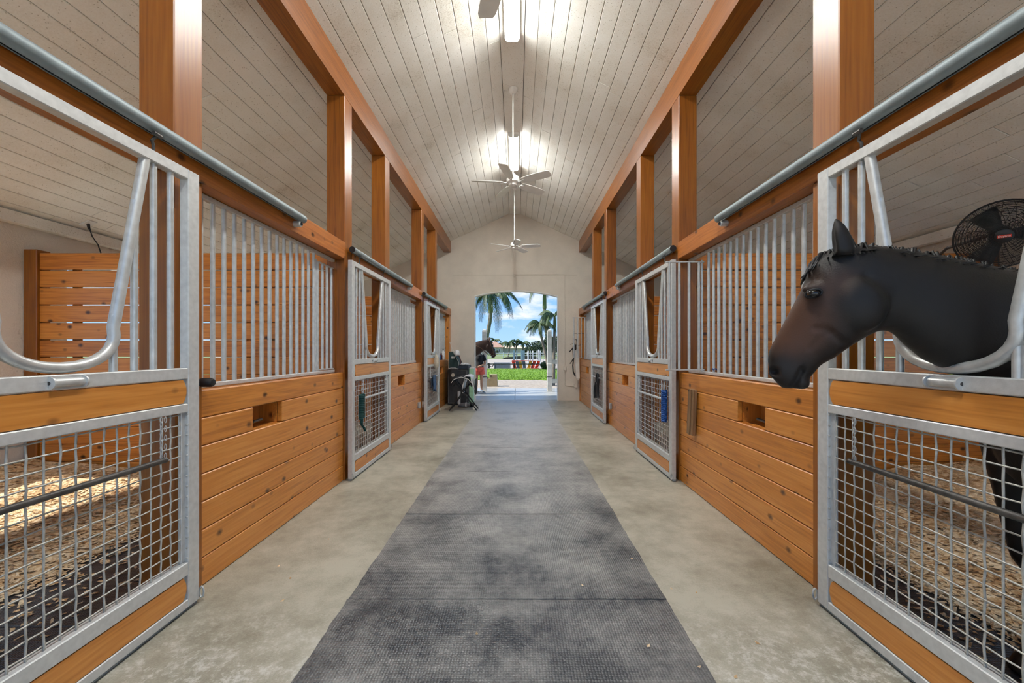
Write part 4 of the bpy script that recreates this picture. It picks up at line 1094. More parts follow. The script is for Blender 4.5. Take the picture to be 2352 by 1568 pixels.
# tall tack trunk: canvas-covered box with a pentagonal raised lid end and pale piping
tx, ty = -1.50, 10.22
t = thing('tack_cabinet', 'tall dark green canvas tack locker with pale piping by the left end wall', 'tack locker', (tx, ty, 0))
ob('trunk_body', MB().cbox(-.28, .25, 0, .62, .02, .93, .015), M['charcoal'], t)
ob('front_piping', MB().tube([(-.25,-.004,.06),(.22,-.004,.06),(.22,-.004,.90),(-.25,-.004,.90)], .007, 6, closed=True), M['greytag'], t, smooth=True)
ob('top_tray', MB().cbox(-.02, .26, -.015, .60, .93, 1.02, .012), M['navy'], t)
lid = [(-.25,.93),(.02,.93),(.02,1.10),(-.13,1.375),(-.25,1.375)]
lp = ob('raised_lid', MB().prism(lid, 'y', .0, .55), M['darkgreen'], t)
ob('lid_piping', MB().tube([(a, -.006, b) for a, b in [(-.242,.94),(.012,.94),(.012,1.10),(-.135,1.365),(-.242,1.365)]], .008, 6, closed=True), M['offwhite'], lp, smooth=True)
ob('lid_label', MB().cbox(-.18,-.09,-.006,-.001,1.20,1.25,.001), M['offwhite'], lp)
ob('base_plinth', MB().cbox(-.27,.24,.01,.61,0,.02,.003), M['black'], t)
# bucket hung on the trunk front
bk = bucket('dark grey bucket with a round pale sticker hung on the tack locker', (-1.615, 10.08, .66), .125, .27, M['charcoal'], 'feed_bucket')
ob('round_sticker', MB().cyl((.02,-.124,.13),(.02,-.128,.13),.045,n=18), M['sack'], bk)
# mint bin on the right of the trunk
t = thing('storage_bin', 'pale mint green bin between the tack locker and arch', 'bin', (-1.205, 10.62, 0))
ob('bin_body', MB().loft([[(x*s_, y*s_, z) for x, y in ((-.06,-.16),(.06,-.16),(.06,.16),(-.06,.16))] for z, s_ in ((0,.9),(.92,1.0))]), M['mint'], t)
ob('bin_lid', MB().cbox(-.066,.066,-.17,.17,.92,.95,.006), M['offwhite'], t)
# rumpled plastic bag and papers on top of the trunk
def crumple(r, seed, zs=.7):
    mb = MB().ball((0,0,0), r, 18, 12); mb.v = [tuple(Vector(p)*(1+.42*noise.noise((p[0]*22+seed, p[1]*22, p[2]*22)))) for p in mb.v]; mb.v = [(x,y,z*zs) for x,y,z in mb.v]; return mb
M['bagplastic'] = plain('white_plastic_bag', (.74,.74,.76), .35, 0, .15, 30)
o = ob('plastic_bag', crumple(.075, 3, 1.0), M['bagplastic'], None, (-1.525, 10.13, 1.335), smooth=True); tag(o, 'rumpled white plastic bag against the tack locker lid', 'bag')
o = ob('paper_heap', crumple(.12, 8, .25), M['bagplastic'], None, (-1.36, 10.36, 1.048), smooth=True); tag(o, 'crumpled white papers lying on the tack locker top', 'papers')
o = ob('leather_strap', MB().tube([(-1.49,10.16,1.30),(-1.45,10.15,1.22),(-1.425,10.15,1.14),(-1.43,10.15,1.06)], .022, 6, flat=.4), M['maroon'], None, smooth=True); tag(o, 'maroon strap hanging down the slope of the locker lid', 'strap')
t = thing('riding_crop', 'white riding crop leaning above the tack locker', 'crop', (-1.60, 10.16, 1.36))
ob('shaft', MB().tube([(0,0,0),(-.06,.02,.12),(-.11,.04,.24)], [.008,.006,.005], 8), M['offwhite'], t, smooth=True)
ob('grip', MB().cyl((.03,-.01,-.06),(0,0,.0),.012,n=8), M['offwhite'], t, smooth=True)
ob('keeper', MB().cbox(-.015,.045,-.006,.006,-.006,.006,.002), M['offwhite'], t, (-.11,.04,.24))
# folding saddle rack
rx, ry = -1.25, 9.36
t = thing('saddle_rack', 'folding black X-frame saddle rack standing on the concrete', 'rack', (rx, ry, 0))
for yy in (-.16, .16):
    ob('leg', MB().tube([(-.31,yy,.012),(.19,yy,.69)], .016, 8), M['black'], t, smooth=True)
    ob('leg', MB().tube([(.33,yy,.012),(-.18,yy,.69)], .016, 8), M['black'], t, smooth=True)
for a, b in (((-.18,.69),'x'), ((.19,.69),'x')): ob('top_rail', MB().cyl((a[0],-.20,a[1]),(a[0],.20,a[1]),.016,n=10), M['black'], t, smooth=True)
ob('cross_pin', MB().cyl((.008,-.18,.43),(.008,.18,.43),.011,n=8), M['pipe'], t, smooth=True)
for yy in (-.16, .16): ob('foot_sleeve', MB().cyl((.235,yy,.085),(.275,yy,.05),.021,n=10), M['offwhite'], t, smooth=True)
def drape(w, ln, z, th, seed, n=16, m=10, peak=.08):
    V = []; Fs = []
    for sd in (0,1):
        for j in range(m+1):
            for i in range(n+1):
                u = i/n*2-1; v = j/m-.5
                x = u*w*(.75 if abs(u) > .6 else .95); zz = z + peak*(1-abs(u)**1.6) - max(0, abs(u)-.45)*ln + .018*noise.noise((u*3, v*5, seed)) + (th if sd else 0)
                x = math.copysign(min(abs(x), w*.78)+ .02*noise.noise((u*4,v*4,seed+5)), u) + (math.copysign(th*.6, u) if sd else 0)
                V.append((x, v*.52, zz))
    q = (n+1)*(m+1)
    for j in range(m):
        for i in range(n): p = j*(n+1)+i; Fs += [(p,p+1,p+n+2,p+n+1),(q+p,q+p+n+1,q+p+n+2,q+p+1)]
    rg = list(range(n+1))+[j*(n+1)+n for j in range(1,m+1)]+[m*(n+1)+i for i in range(n-1,-1,-1)]+[j*(n+1) for j in range(m-1,0,-1)]
    for i in range(len(rg)): a, b = rg[i], rg[(i+1)%len(rg)]; Fs.append((a,q+a,q+b,b))
    return MB().add(V, Fs)
t = thing('saddle_pad', 'black quilted saddle pad laid over the folding rack', 'saddle pad', (rx-.02, ry, 0))
ob('pad', drape(.30, .24, .70, .02, 2), M['charcoal'], t, smooth='all'); ob('binding', MB().tube([(-.235,-.26,.66),(-.16,-.26,.745),(0,-.265,.795),(.16,-.26,.745),(.235,-.26,.66)], .008, 6), M['offwhite'], t, smooth=True)
t = thing('saddle_cloth', 'white and black cloth heaped over the right of the folding rack', 'cloth', (rx+.13, ry+.02, 0))
ob('cloth_fall', drape(.17, .42, .745, .018, 6, peak=.07), M['bagplastic'], t, smooth='all')
ob('dark_fall', cloth(.44, .34, .010, 4), M['blackcloth'], t, (.155, 0, .74), smooth='all')
for i, (dx, z0, z1, r, mt, lab) in enumerate(((-.135,.12,.43,.035,'bagplastic','white rolled bandage hanging inside the folding rack'), (-.02,.42,.62,.018,'offwhite','slim white bottle hanging in the folding rack'))):
    o = ob('rolled_bandage', MB().lathe([(r*.7,0),(r,.015),(r,z1-z0-.015),(r*.6,z1-z0)], 14), M[mt], None, (rx+dx, ry+.19, z0), smooth=True); tag(o, lab, 'bandage')
t = thing('grooming_boot', 'grey and white boots lying on the floor under the rack', 'boots', (-1.27, 9.86, 0))
ob('boot', MB().tube([(-.18,0,.04),(-.10,0,.055),(.0,0,.06),(.07,0,.055),(.12,0,.05)], [.03,.05,.058,.055,.02], 12), M['greytag'], t, smooth=True)
ob('boot', MB().tube([(.06,.03,.055),(.16,.03,.06),(.24,.03,.055)], [.03,.056,.02], 12), M['blackcloth'], t, smooth=True)
ob('band', MB().tube([(.0,0,.06),(.035,0,.06)], [.061,.059], 12), M['bagplastic'], t, smooth=True)
# bottles on the left far half wall
def bottle(label, y, mt, h, r, cap, trig=False, d=.045):
    t = thing('spray_bottle' if trig else 'bottle', label, 'bottle', (fx('left', d), y, 1.167), group='bottles on the far half wall')
    ob('flask', MB().lathe([(r*.9,0),(r,.01),(r,h*.62),(r*.45,h*.80),(r*.38,h*.86)], 16), M[mt], t, smooth=True)
    if trig:
        ob('trigger_head', MB().cbox(-.018,.018,-.05,.035,h*.86,h*1.03,.006).tube([(0,-.03,h*.86),(0,-.045,h*.74)], .008, 6), M[cap], t, smooth=True)
    else: ob('cap', MB().lathe([(r*.45,h*.85),(r*.45,h)], 14), M[cap], t, smooth=True)
bottle('red-topped spray bottle with a dark teal flask on the left far half wall', 9.50, 'teal', .27, .042, 'red', True)
bottle('dark small bottle next to the red-topped spray bottle', 9.66, 'charcoal', .19, .03, 'black')
bottle('blue bottle standing on the left far half wall', 9.82, 'blueplastic', .16, .034, 'red')
bottle('maroon bottle standing on the left far half wall', 10.02, 'maroon', .18, .032, 'black')
bottle('tall white bottle nearest the end wall on the half wall', 10.30, 'bagplastic', .28, .045, 'greytag')

# right of the arch: tack hook with straps, white sleeve, outlets, conduit
yw = YE-.002
t = thing('conduit', 'thin painted conduit running down the end wall right of the arch', 'conduit', (0, yw, 0))
ob('drop_pipe', MB().tube([(1.345,-.012,3.51),(1.345,-.012,.96)], .010, 8), M['stucco'], t, smooth=True)
ob('low_pipe', MB().tube([(1.345,-.012,.85),(1.352,-.012,.45),(1.39,-.012,.415),(1.70,-.012,.40)], .010, 8), M['stucco'], t, smooth=True)
ob('switch_box', MB().cbox(1.305,1.385,-.05,0,.85,.965,.006), M['stucco'], t)
ob('outlet_box', MB().cbox(1.60,1.70,-.05,0,.37,.47,.006), M['stucco'], t)
ob('motion_sensor', MB().cbox(-.09,-.03,-.05,0,3.47,3.56,.008), M['stucco'], t)
ob('cross_pipe', MB().tube([(-.06,-.012,3.535),(1.345,-.012,3.535)], .008, 8), M['stucco'], t, smooth=True)
t = thing('white_sleeve', 'long white plastic sleeve hanging on the end wall right of the arch', 'sleeve', (1.625, 10.72, 0))
ob('sleeve', MB().loft([[(x*w_+ox, y*w_, z) for x, y in ((-.05,-.03),(.05,-.03),(.05,.03),(-.05,.03))] for z, w_, ox in ((.62,.5,.02),(.66,.9,.02),(1.0,1.05,.0),(1.38,1.2,-.01),(1.44,1.0,-.01))]), M['offwhite'], t)
ob('hanger', MB().tube([(-.01,0,1.43),(-.01,.0,1.62),(-.02,.02,1.70),(-.02,.44,1.70)], .008, 6), M['darksteel'], t, smooth=True)
t = thing('tack_hook', 'steel bridle hook holding black straps beside the white sleeve', 'hook', (1.56, 10.70, 0))
ob('hook_arm', MB().tube([(.30,0,1.86),(-.04,0,1.86),(-.045,0,1.62)], .006, 6).tube([(.20,0,1.56),(.1,0,1.54),(-.04,0,1.60),(-.12,0,1.56)], .006, 6), M['darksteel'], t, smooth=True)
ob('bridle_strap', MB().tube([(-.02,-.03,1.58),(-.06,-.04,1.46),(-.04,-.04,1.20),(-.06,-.04,1.0),(-.05,-.04,.84),(.0,-.04,.72)], .016, 6), M['blackcloth'], t, smooth=True)
ob('bridle_strap', MB().tube([(-.03,-.03,1.50),(-.10,-.035,1.42),(-.16,-.035,1.36)], .014, 6), M['blackcloth'], t, smooth=True)
ob('bridle_strap', MB().tube([(-.05,-.035,1.18),(-.10,-.035,1.10),(-.135,-.035,1.05)], .012, 6), M['blackcloth'], t, smooth=True)
ob('clip', MB().cbox(-.045,.03,-.06,-.02,1.42,1.56,.01), M['blackcloth'], t)
# door panel strip: flat galvanised strip standing on the end wall by the open far gate
o = ob('corner_strip', MB().cbox(1.695,1.745,YE-.02,YE,0,1.4,.003), M['stucco'], None); tag(o, 'narrow painted strip up the corner of the end wall', 'trim')

# ================================================================== the place outside
M['grass'] = plain('lawn_grass', (0.1452,0.2640,0.0145), .9, 0, .3, 18, .6, 120)
M['field'] = plain('far_field', (0.1584,0.1980,0.0660), .95, 0, .25, .4)
M['sand'] = plain('arena_sand', (0.3564,0.3102,0.2640), .95, 0, .08, 1.2)
M['gravel'] = plain('gravel', (0.3432,0.2904,0.2376), .95, 0, .30, 9, .8, 60)
M['pad'] = plain('wet_concrete', (.36,.36,.35), .30, 0, .18, 1.6)
M['trunk'] = plain('palm_trunk', (0.1782,0.1551,0.1254), .9, 0, .25, 6, .4, 30)
M['shaft'] = plain('palm_crownshaft', (0.1320,0.1584,0.0528), .6, 0, .15, 4)
M['frond'] = plain('palm_frond', (0.0363,0.0726,0.0145), .6, 0, .35, 5)
M['frond2'] = plain('palm_frond_yellow', (0.0594,0.0924,0.0198), .6, 0, .35, 5)
M['leaf'] = plain('tree_leaf', (0.0363,0.0627,0.0198), .7, 0, .4, 3)
M['hedge'] = plain('hedge_leaf', (0.0297,0.0594,0.0119), .7, 0, .4, 8)
M['postwhite'] = plain('weathered_white_post', (.55,.535,.50), .7, 0, .16, 7)
M['rooftile'] = plain('terracotta_roof', (0.3696,0.2178,0.1584), .85, 0, .12, 1.5)
M['housewall'] = plain('cream_render', (0.5148,0.4620,0.3630), .85, 0, .05, .5)
M['glass'] = plain('dark_window', (0.0198,0.0231,0.0264), .1)
M['red2'] = plain('red_gloss_paint', (.70,.045,.012), .35)
M['yellow'] = plain('yellow_paint', (.68,.36,.02), .4)
M['slate'] = plain('slate_paint', (0.1056,0.1320,0.1584), .5)
M['tealpaint'] = plain('teal_paint', (.17,.29,.31), .5)
M['dullgreen'] = plain('dark_rail', (0.0165,0.0198,0.0165), .7)
M['tan'] = plain('tan_plastic', (0.3300,0.2442,0.1320), .6, 0, .1, 10)

def gnd(name, poly, z, mat, label):
    o = ob(name, MB().prism(poly, 'z', z-.06, z), mat); o['kind'] = 'structure'; o['label'] = label; return o
gnd('field_ground', [(-320,-90),(320,-90),(320,420),(-320,420)], -.17, M['field'], 'rough green field around the barn')
M['bounce_ground'] = plain('pale_bounce_ground', (.60,.56,.49), .95, 0, .10, 3)  # unseen pale ground, added to bounce sunlight up to the ceilings
gnd('bounce_ground', [(-16,-40),(16,-40),(16,YB-2),(-16,YB-2)], -.02, M['bounce_ground'], 'unseen pale ground added behind the camera to bounce light')
for sg in (-1, 1): gnd('bounce_ground', [(sg*5.65+C,YB-2),(sg*16,YB-2),(sg*16,YE+.2),(sg*5.65+C,YE+.2)], -.02, M['bounce_ground'], 'unseen pale ground added along the %s of the barn to bounce light' % ('left' if sg < 0 else 'right'))
# wet slabs outside the arch
pads = struct(link('pad_ground', MB().box(-3.2,3.2,YE+.2,14.9,-.14,-.03).mesh('pad'), M['pad']), 'wet concrete pad outside the arch')
for (a, b) in ((-3.2,-.06),(-.045,3.2)):
    for (c, d) in ((YE+.21,12.9),(12.91,14.88)): board('slab', a, b, c, d, -.03, -.005, M['pad'], pads, .006)
# gravel apron and lawn with a curved edge
edge = []
for i in range(25):
    t_ = i/24; x = -1.95 + 5.6*t_; edge.append((x, 19.4 - 5.6*max(0,(t_-.45)/.55)**2.2 + .12*math.sin(i*2.1)))
gnd('gravel_path', [(-9,14.2),(3.7,14.2)]+[(x+.15, y+.3) for x, y in reversed(edge)]+[(-9,19.9)], -.025, M['gravel'], 'pale gravel apron before the lawn')
gnd('lawn', edge+[(40,13.6),(40,31.2),(-40,31.2),(-40,19.8)], .0, M['grass'], 'bright green lawn beyond the gravel')
# short grass blades along and over the lawn
rr = random.Random(5); V = []; Fs = []
for i in range(9000):
    x = rr.uniform(-3.2, 4.6); t_ = rr.random()
    ye = 19.4 - 5.6*min(1, max(0,((x+1.95)/5.6-.45)/.55))**2.2 if x > .57 else 19.4
    y = ye + .05 + (31-ye)*t_**1.5; h = rr.uniform(.03,.075); a = rr.uniform(0, PI); w_ = .012; k = len(V)
    V += [(x-w_*math.cos(a), y-w_*math.sin(a), 0), (x+w_*math.cos(a), y+w_*math.sin(a), 0), (x+rr.uniform(-.03,.03), y+rr.uniform(-.03,.03), h)]; Fs.append((k,k+1,k+2))
o = ob('grass', MB().add(V, Fs), M['grass'], fix=False); o['kind'] = 'stuff'; o['label'] = 'short bright green grass blades on the lawn'; o['category'] = 'grass'
gnd('arena_sand', [(-60,31.4),(60,31.4),(60,68),(-60,68)], -.03, M['sand'], 'pale sand riding arena behind the lawn')
gnd('track_grass', [(-90,68.2),(90,68.2),(90,150),(-90,150)], -.02, M['field'], 'olive grass strip beyond the arena')

# tie posts outside the arch
def tie_post(x, y, label, rails):
    t = thing('tie_post', label, 'post', (x, y, 0), group='white tie posts')
    ob('post_lower', MB().cbox(-.085,.085,-.085,.085,0,.95,.01), M['postwhite'], t)
    ob('post_upper', MB().loft([[(a*.072,b*.072,z) for a, b in ((-1,-1),(1,-1),(1,1),(-1,1))] for z in (.95, 2.05)]+[[(a*q,b*q,z) for a, b in ((-1,-1),(1,-1),(1,1),(-1,1))] for z, q in ((2.11,.06),(2.13,.03))]), M['postwhite'], t)
    ob('band', MB().cbox(-.088,.088,-.088,.088,.49,.52,.004), M['darksteel'], t)
    for (z0, z1) in rails: ob('rail', MB().prism([(.085,z0),(2.6,z0-.16),(2.6,z1-.16),(.085,z1)] if z0 > .5 else [(.085,z0),(2.6,z0),(2.6,z1),(.085,z1)], 'y', -.03, .03), M['postwhite'], t)
tie_post(-1.12, 13.75, 'weathered white tie post left of the path, behind the outside horse', [])
tie_post(1.13, 13.75, 'weathered white tie post with side rails right of the path', [(.95,1.09),(.28,.42)])
# mounting block with hand hole, black gloves on it
t = thing('mounting_block', 'tan stepped mounting block beside the left tie post', 'mounting block', (-1.02, 16.0, -.02))
ob('block', MB().prism([(-.26,0),(.25,0),(.22,.47),(-.06,.47),(-.06,.30),(-.26,.30)], 'y', -.2, .2), M['tan'], t)
ob('hand_hole', MB().cyl((.0,-.203,.41),(.0,-.199,.41),.03,n=14), M['black'], t)
o = ob('glove_pair', crumple(.075, 5, .5), M['blackcloth'], None, (-1.19, 15.95, .305), smooth=True); tag(o, 'pair of black gloves on the step of the mounting block', 'gloves')
# hose on the pad
o = ob('hose', MB().tube([(-1.35+.32*math.cos(a)*(1-.02*i/10), 13.1+.32*math.sin(a), .012+.0006*i) for i, a in enumerate([2*PI*k/16 for k in range(40)])], .014, 6), M['greytag'], None, smooth=True); tag(o, 'grey water hose coiled on the wet pad by the horse', 'hose')

# palms
def frond_mesh(ln, droop, seed, n=34, lw=.022, ll=.42, stiff=.3):
    rr = random.Random(seed); mb = MB(); P = []
    for i in range(13):
        t_ = i/12; P.append(Vector((ln*(t_ - .16*t_*t_*droop), .05*math.sin(seed+t_*2), ln*(stiff*t_ - droop*.62*t_**2.2))))
    mb.tube(P, [.022*(1-.8*i/12) for i in range(13)], 5)
    for i in range(n):
        t_ = .10 + .88*i/n; k = min(11, int(t_*12)); p = P[k].lerp(P[k+1], t_*12-k); d = (P[k+1]-P[k]).normalized()
        for sg in (-1, 1):
            sd = Vector((-d.y, d.x, 0)).normalized()*sg; l_ = ll*math.sin(PI*(.12+.80*t_))*rr.uniform(.8,1.15)
            dirv = (d*.55 + sd*.62 + Vector((0,0,-.42-.3*rr.random()))).normalized()
            q = p + dirv*l_*.55 + Vector((0,0,-.02)); e = p + dirv*l_ + Vector((0,0,-.22*l_)); w_ = d*lw
            mb.add([p-w_*.6, p+w_*.6, q+w_, e, q-w_], [(0,1,2,4),(4,2,3)])
    return mb.mesh('frond', False, False)
def palm(label, base, pts, radii, shaft_h, nf, ln, ll, seed, mat='frond', start=0, droop=(1.0,1.8), n=34, lw=.022, group=None):
    t = thing('palm_tree', label, 'palm tree', base, group=group)
    ob('trunk', MB().tube(pts, radii, 12), M['trunk'], t, smooth=True)
    top = Vector(pts[-1]); r = radii[-1]
    cs = top + Vector((0,0,shaft_h))
    if shaft_h > .15: ob('crownshaft', MB().tube([top+Vector((0,0,-.05)), top+Vector((0,0,shaft_h*.35)), cs], [r*1.35, r*1.25, r*.7], 12), M['shaft'], t, smooth=True)
    rr = random.Random(seed); ms = [frond_mesh(ln, rr.uniform(*droop), seed+i, n, lw, ll, rr.uniform(.25,.6)) for i in range(4)]
    for m_ in ms: m_.materials.append(M[mat])
    for i in range(nf):
        f = link('frond', ms[i % 4], None, t, cs, (0, 0, start + 2*PI*i/nf*1.0 + rr.uniform(-.2,.2)))
        f.rotation_euler[1] = rr.uniform(-.35, .25)
    return t
palm('tall palm whose trunk rises behind the outside horse', (-2.42, 30, 0), [(0,0,0),(.03,0,1.2),(.20,0,2.6),(.40,0,3.6),(.46,0,4.3)], [.22,.17,.15,.14,.135], 1.45, 13, 2.9, .8, 3, droop=(1.5,2.3), n=46, lw=.03, group='tall palms', start=.15)
palm('tall palm with slim trunk at the right of the arch view', (2.55, 30, 0), [(0,0,0),(-.05,0,1.2),(-.28,0,2.6),(-.42,0,3.6),(-.46,0,4.60)], [.2,.16,.14,.12,.115], 2.0, 12, 2.2, .7, 8, droop=(.9,1.5), n=40, lw=.03, group='tall palms')
palm('small bushy palm leaning left behind the right tie post', (1.42, 16.2, -.02), [(0,0,0),(-.12,0,.7),(-.28,0,1.4),(-.46,0,2.15)], [.085,.065,.055,.05], .35, 9, .85, .30, 14, droop=(1.2,2.1), n=26, lw=.016, group='small palms')
palm('small bushy palm at the right edge of the arch view', (1.50, 16.4, -.02), [(0,0,0),(.02,0,.8),(.04,0,1.6),(.06,0,2.45)], [.085,.07,.06,.05], .4, 10, 1.0, .34, 21, droop=(.9,1.7), n=28, lw=.017, group='small palms')
for i, (x, z, lab) in enumerate(((-1.75,3.2,'left'), (-.15,3.5,'middle'), (1.45,3.2,'right'))):
    palm('stocky distant palm, %s of the three beyond the arena' % lab, (x, 92, 0), [(-.3+.3*i,0,0),(0,0,1.5),(0,0,z-.4)], [.2,.16,.14], .4, 13, 2.3, .7, 30+i*5, droop=(1.0,1.6), n=18, lw=.07, group='distant palms')
palm('lone far palm rising behind the house roof', (-9.4, 172, 0), [(0,0,0),(0,0,5.6)], [.25,.2], .4, 12, 3.4, 1.0, 55, droop=(.9,1.5), n=16, lw=.12)
palm('lone far palm above the house at the left of the view', (-12.6, 165, 0), [(0,0,0),(0,0,4.6)], [.25,.2], .4, 12, 3.0, 1.0, 61, droop=(.9,1.5), n=16, lw=.12)
palm('far low palm poking over the house roof end', (-7.0, 168, 0), [(0,0,0),(0,0,3.9)], [.25,.2], .3, 10, 2.0, .8, 67, droop=(.9,1.5), n=14, lw=.12)

# broadleaf trees and hedge
def leafy(name, label, cat, loc, blobs, nleaf, size, mat, trunk_h, seed, group=None):
    t = thing(name, label, cat, loc, group=group); rr = random.Random(seed); V = []; Fs = []
    for i in range(nleaf):
        c, r = blobs[rr.randrange(len(blobs))]
        d = Vector((rr.gauss(0,1), rr.gauss(0,1), rr.gauss(0,1))).normalized()*(rr.random()**.35)
        p = Vector((c[0]+d.x*r[0], c[1]+d.y*r[1], c[2]+d.z*r[2]))
        if p.z < .02: continue
        a = Vector((rr.gauss(0,1),rr.gauss(0,1),rr.gauss(0,1))).normalized(); b = a.orthogonal().normalized(); s_ = size*rr.uniform(.6,1.3); k = len(V)
        V += [p-a*s_, p+b*s_*.5, p+a*s_, p-b*s_*.5]; Fs.append((k,k+1,k+2,k+3))
    ob('foliage', MB().add(V, Fs), M[mat], t, fix=False)
    if trunk_h: ob('trunk', MB().tube([(0,0,0),(.1,0,trunk_h*.5),(0,0,trunk_h)], [.03*trunk_h+.05,.03*trunk_h+.02,.03*trunk_h], 8), M['trunk'], t, smooth=True)
    else: ob('stems', MB().tube([(0,0,0),(.05,0,.25)], [.02,.012], 6), M['trunk'], t)
    return t
leafy('broadleaf_tree', 'rounded olive tree at the far right beyond the arena', 'tree', (5.6,100,0), [((0,0,2.0),(3.2,2.5,1.9)), ((2.4,0,2.3),(2.4,2,2.0))], 3600, .22, 'leaf', 2.0, 1, 'far trees')
leafy('broadleaf_tree', 'taller dark tree behind the right tie post', 'tree', (8.6,95,0), [((0,0,2.4),(2.4,2.2,2.3)), ((-.8,0,3.7),(1.4,1.4,1.2)), ((1.6,0,3.6),(1.6,1.4,1.5))], 3600, .22, 'leaf', 2.2, 2, 'far trees')
leafy('broadleaf_tree', 'low dark tree just right of the distant palms', 'tree', (3.3,104,0), [((0,0,1.2),(1.9,1.5,1.3))], 1600, .2, 'leaf', 1.0, 3, 'far trees')
leafy('hedge_bush', 'clipped dark green bush by the lawn edge on the right', 'bush', (2.15,30.4,0), [((0,0,.28),(.38,.35,.30)), ((.45,0,.26),(.35,.3,.28))], 2600, .05, 'hedge', 0, 4)
for i, x in enumerate((-8.7, -7.4)):
    leafy('shrub', 'round shrub against the house wall, %s' % ('left of the pair' if i == 0 else 'right of the pair'), 'bush', (x,148,0), [((0,0,.7),(.7,.6,.7))], 300, .2, 'hedge', 0, 70+i, 'house shrubs')

# house
t = thing('house', 'cream single-storey house with a terracotta hip roof in the distance', 'house', (-9.5, 152, 0))
ob('wall', MB().box(-7,4.2,0,9,0,2.75), M['housewall'], t)
ob('wing_wall', MB().box(4.2,13.5,2,9,0,2.35), M['housewall'], t)
rf_ = MB(); rf_.add([(-7.6,-.6,2.7),(4.8,-.6,2.7),(4.8,9.6,2.7),(-7.6,9.6,2.7),(-4,4.5,5.0),(1.2,4.5,5.0)], [(0,1,5,4),(1,2,5),(2,3,4,5),(3,0,4),(0,3,2,1)])
ob('roof', rf_, M['rooftile'], t)
rf_ = MB(); rf_.add([(4.2,1.5,2.35),(14,1.5,2.35),(14,9.6,2.35),(4.2,9.6,2.35),(4.2,5,3.5),(11.5,5,3.5)], [(0,1,5,4),(1,2,5),(2,3,4,5),(3,0,4),(0,3,2,1)])
ob('wing_roof', rf_, plain('pale_roof', (.60,.47,.33), .85), t)
for (x0, x1, z0, z1) in ((-2.2,-1.2,.9,2.0),(.2,1.3,.8,2.1),(2.6,3.2,.9,2.0)):
    wn = ob('window', MB().box(x0-.12,x1+.12,-.05,0,z0-.12,z1+.12), M['white'], t)
    xm = (x0+x1)/2
    ob('pane', MB().box(x0,xm-.05,-.07,-.04,z0,z1), M['glass'], wn); ob('pane', MB().box(xm+.05,x1,-.07,-.04,z0,z1), M['glass'], wn)

# fences
t = thing('arena_fence', 'low dark rail fence along the far lawn edge', 'fence', (0, 31.6, 0))
ob('rail', MB().cbox(-6,2.35,-.03,.03,.30,.37,.008), M['dullgreen'], t)
for x in (-5.2,-3.7,-2.2,-.2,1.2,2.28): ob('post', MB().cbox(x-.05,x+.05,.03,.10,0,.42,.008), M['dullgreen'], t)
t = thing('board_fence', 'long white board fence beyond the riding arena', 'fence', (0, 80, 0))
for z in (.35,.85): ob('rail', MB().box(-22,22,-.03,.03,z,z+.11), M['white'], t)
for i in range(19): ob('post', MB().box(-22+i*2.4,-22+i*2.4+.12,.03,.14,0,1.05), M['white'], t)
t = thing('arena_kerb', 'dark heap of footing along the far arena edge', 'kerb', (0, 66.5, 0))
ob('bank', MB().prism([(-2.5,0),(3.8,0),(3.2,.42),(1,.5),(-1.8,.3)], 'y', 0, 1.0), plain('dark_soil', (.04,.045,.03), .95), t)

# jump standards stored along the arena
def standard(x, y, h, w_, mt, label, group):
    t = thing('jump_standard', label, 'jump standard', (x, y, -.03), group=group)
    ob('upright', MB().cbox(-w_/2,w_/2,-.05,.05,.05,h,.008), M[mt], t)
    ob('foot', MB().cbox(-w_/2-.01,w_/2+.01,-.25,.25,0,.06,.008), M[mt], t)
    ob('cup_strip', MB().box(-.02,.02,-.062,-.05,.3,h*.85), M['greytag'], t)
L8 = ['leftmost','second from the left','third from the left','fourth from the left','fifth from the left','sixth from the left','rightmost']
for i, (u, w_) in enumerate(((1180.5,.22),(1187,.12),(1199.5,.30),(1204,.12))):
    standard((u-U0)*44/F, 44, 1.45, w_, 'tealpaint', 'teal painted jump standard, %s of the four teal ones' % ['leftmost','second','third','rightmost'][i], 'teal jump standards')
for i, (u, w_) in enumerate(((1213,.14),(1218,.08),(1223.5,.13),(1233.5,.10),(1237.5,.16),(1241,.10),(1247.5,.08))):
    standard((u-U0)*43/F, 43, 1.42+(.12 if i == 4 else 0), w_, 'white', 'white jump standard in the arena, %s' % L8[i], 'white jump standards')
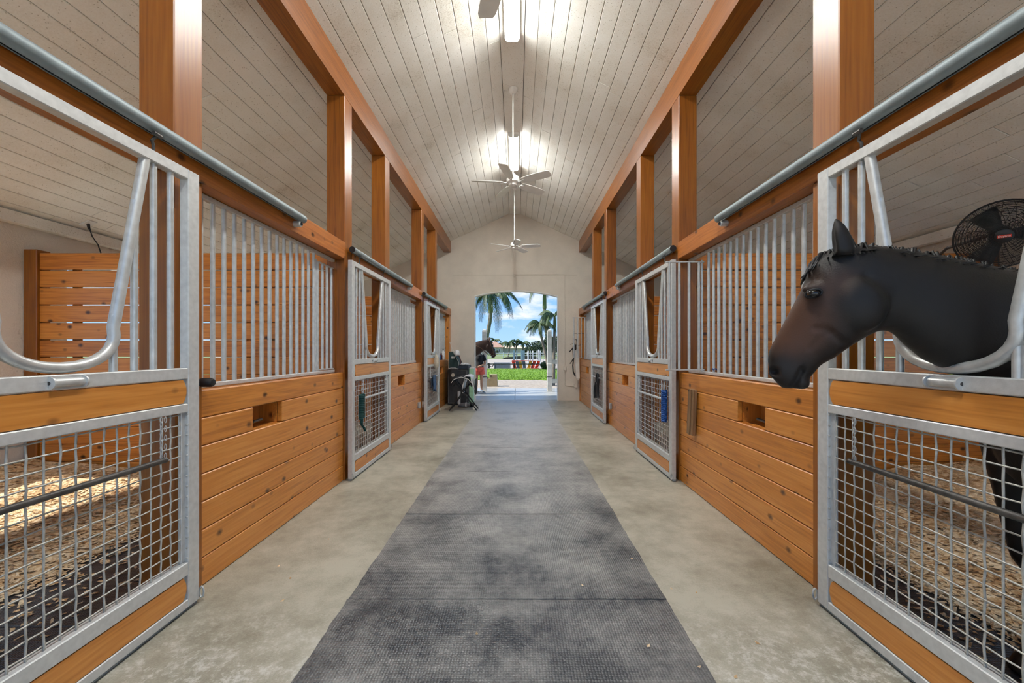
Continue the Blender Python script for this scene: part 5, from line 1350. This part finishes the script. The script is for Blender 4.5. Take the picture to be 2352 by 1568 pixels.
# red, yellow and slate jump wings
def wing(x, mt, lean, label, y=31.9):
    t = thing('jump_wing', label, 'jump wing', (x, y+.35, -.03), group='painted jump wings')
    ob('panel', MB().prism([(-.12-lean,.56),(.12-lean,.56),(.12+lean*.2,.0),(-.12+lean*.2,.0)], 'y', -.02, .02), M[mt], t)
    ob('foot', MB().cbox(-.16,.16,-.14,.14,0,.04,.005), M[mt], t)
for i, (x, mt, ln_, lab) in enumerate(((-.16,'red2',.14,'red slanted jump wing at the left end of the row'), (.10,'slate',.08,'dark slate jump wing beside the red one'), (.34,'yellow',.08,'yellow jump wing left of the middle'), (.62,'slate',.06,'slate jump wing in the middle of the row'), (.98,'yellow',-.14,'yellow slanted jump wing right of the middle'), (1.28,'red2',-.16,'red slanted jump wing right of the yellow one'), (1.60,'red2',-.18,'red slanted jump wing at the right end of the row'))):
    wing(x, mt, ln_, lab)
t = thing('jump_gate', 'long red plank laid across the row of jump wings', 'jump plank', (.65, 32.2, -.03))
ob('plank', MB().prism([(-1.05,.60),(1.20,.55),(1.20,.61),(-1.05,.66)], 'y', -.05, .07), M['red2'], t)
for x in (-.78, 1.15): ob('end_leg', MB().cbox(x-.03,x+.03,-.08,.06,0,.60,.005), M['red2'], t)
ob('scroll', MB().tube([(.45,-.06,.10),(.6,-.06,.20),(.8,-.06,.12),(.98,-.06,.22),(1.15,-.06,.30)], .035, 8), M['red2'], t, smooth=True)
t = thing('jump_box', 'grey roll-top jump box lying at the lawn edge', 'jump box', (-1.15, 32.3, -.03))
ob('box', MB().prism([(-.35,0),(.35,0),(.30,.30),(.15,.47),(-.15,.47),(-.30,.30)], 'x', -.66, .62), M['slate'], t)
for x in (-.66, .62): ob('end_board', MB().prism([(-.38,0),(.38,0),(.33,.33),(.16,.50),(-.16,.50),(-.33,.33)], 'x', x-.02, x+.02), M['greytag'], t)
o = ob('garden_cart', MB().tube([(-2.30,32.1,.02),(-2.15,32.1,.16),(-2.0,32.1,.08),(-1.9,32.1,.22),(-1.82,32.1,.42)], .035, 8), M['black'], None, smooth=True); tag(o, 'black bent cart handle lying left of the grey jump box', 'cart')
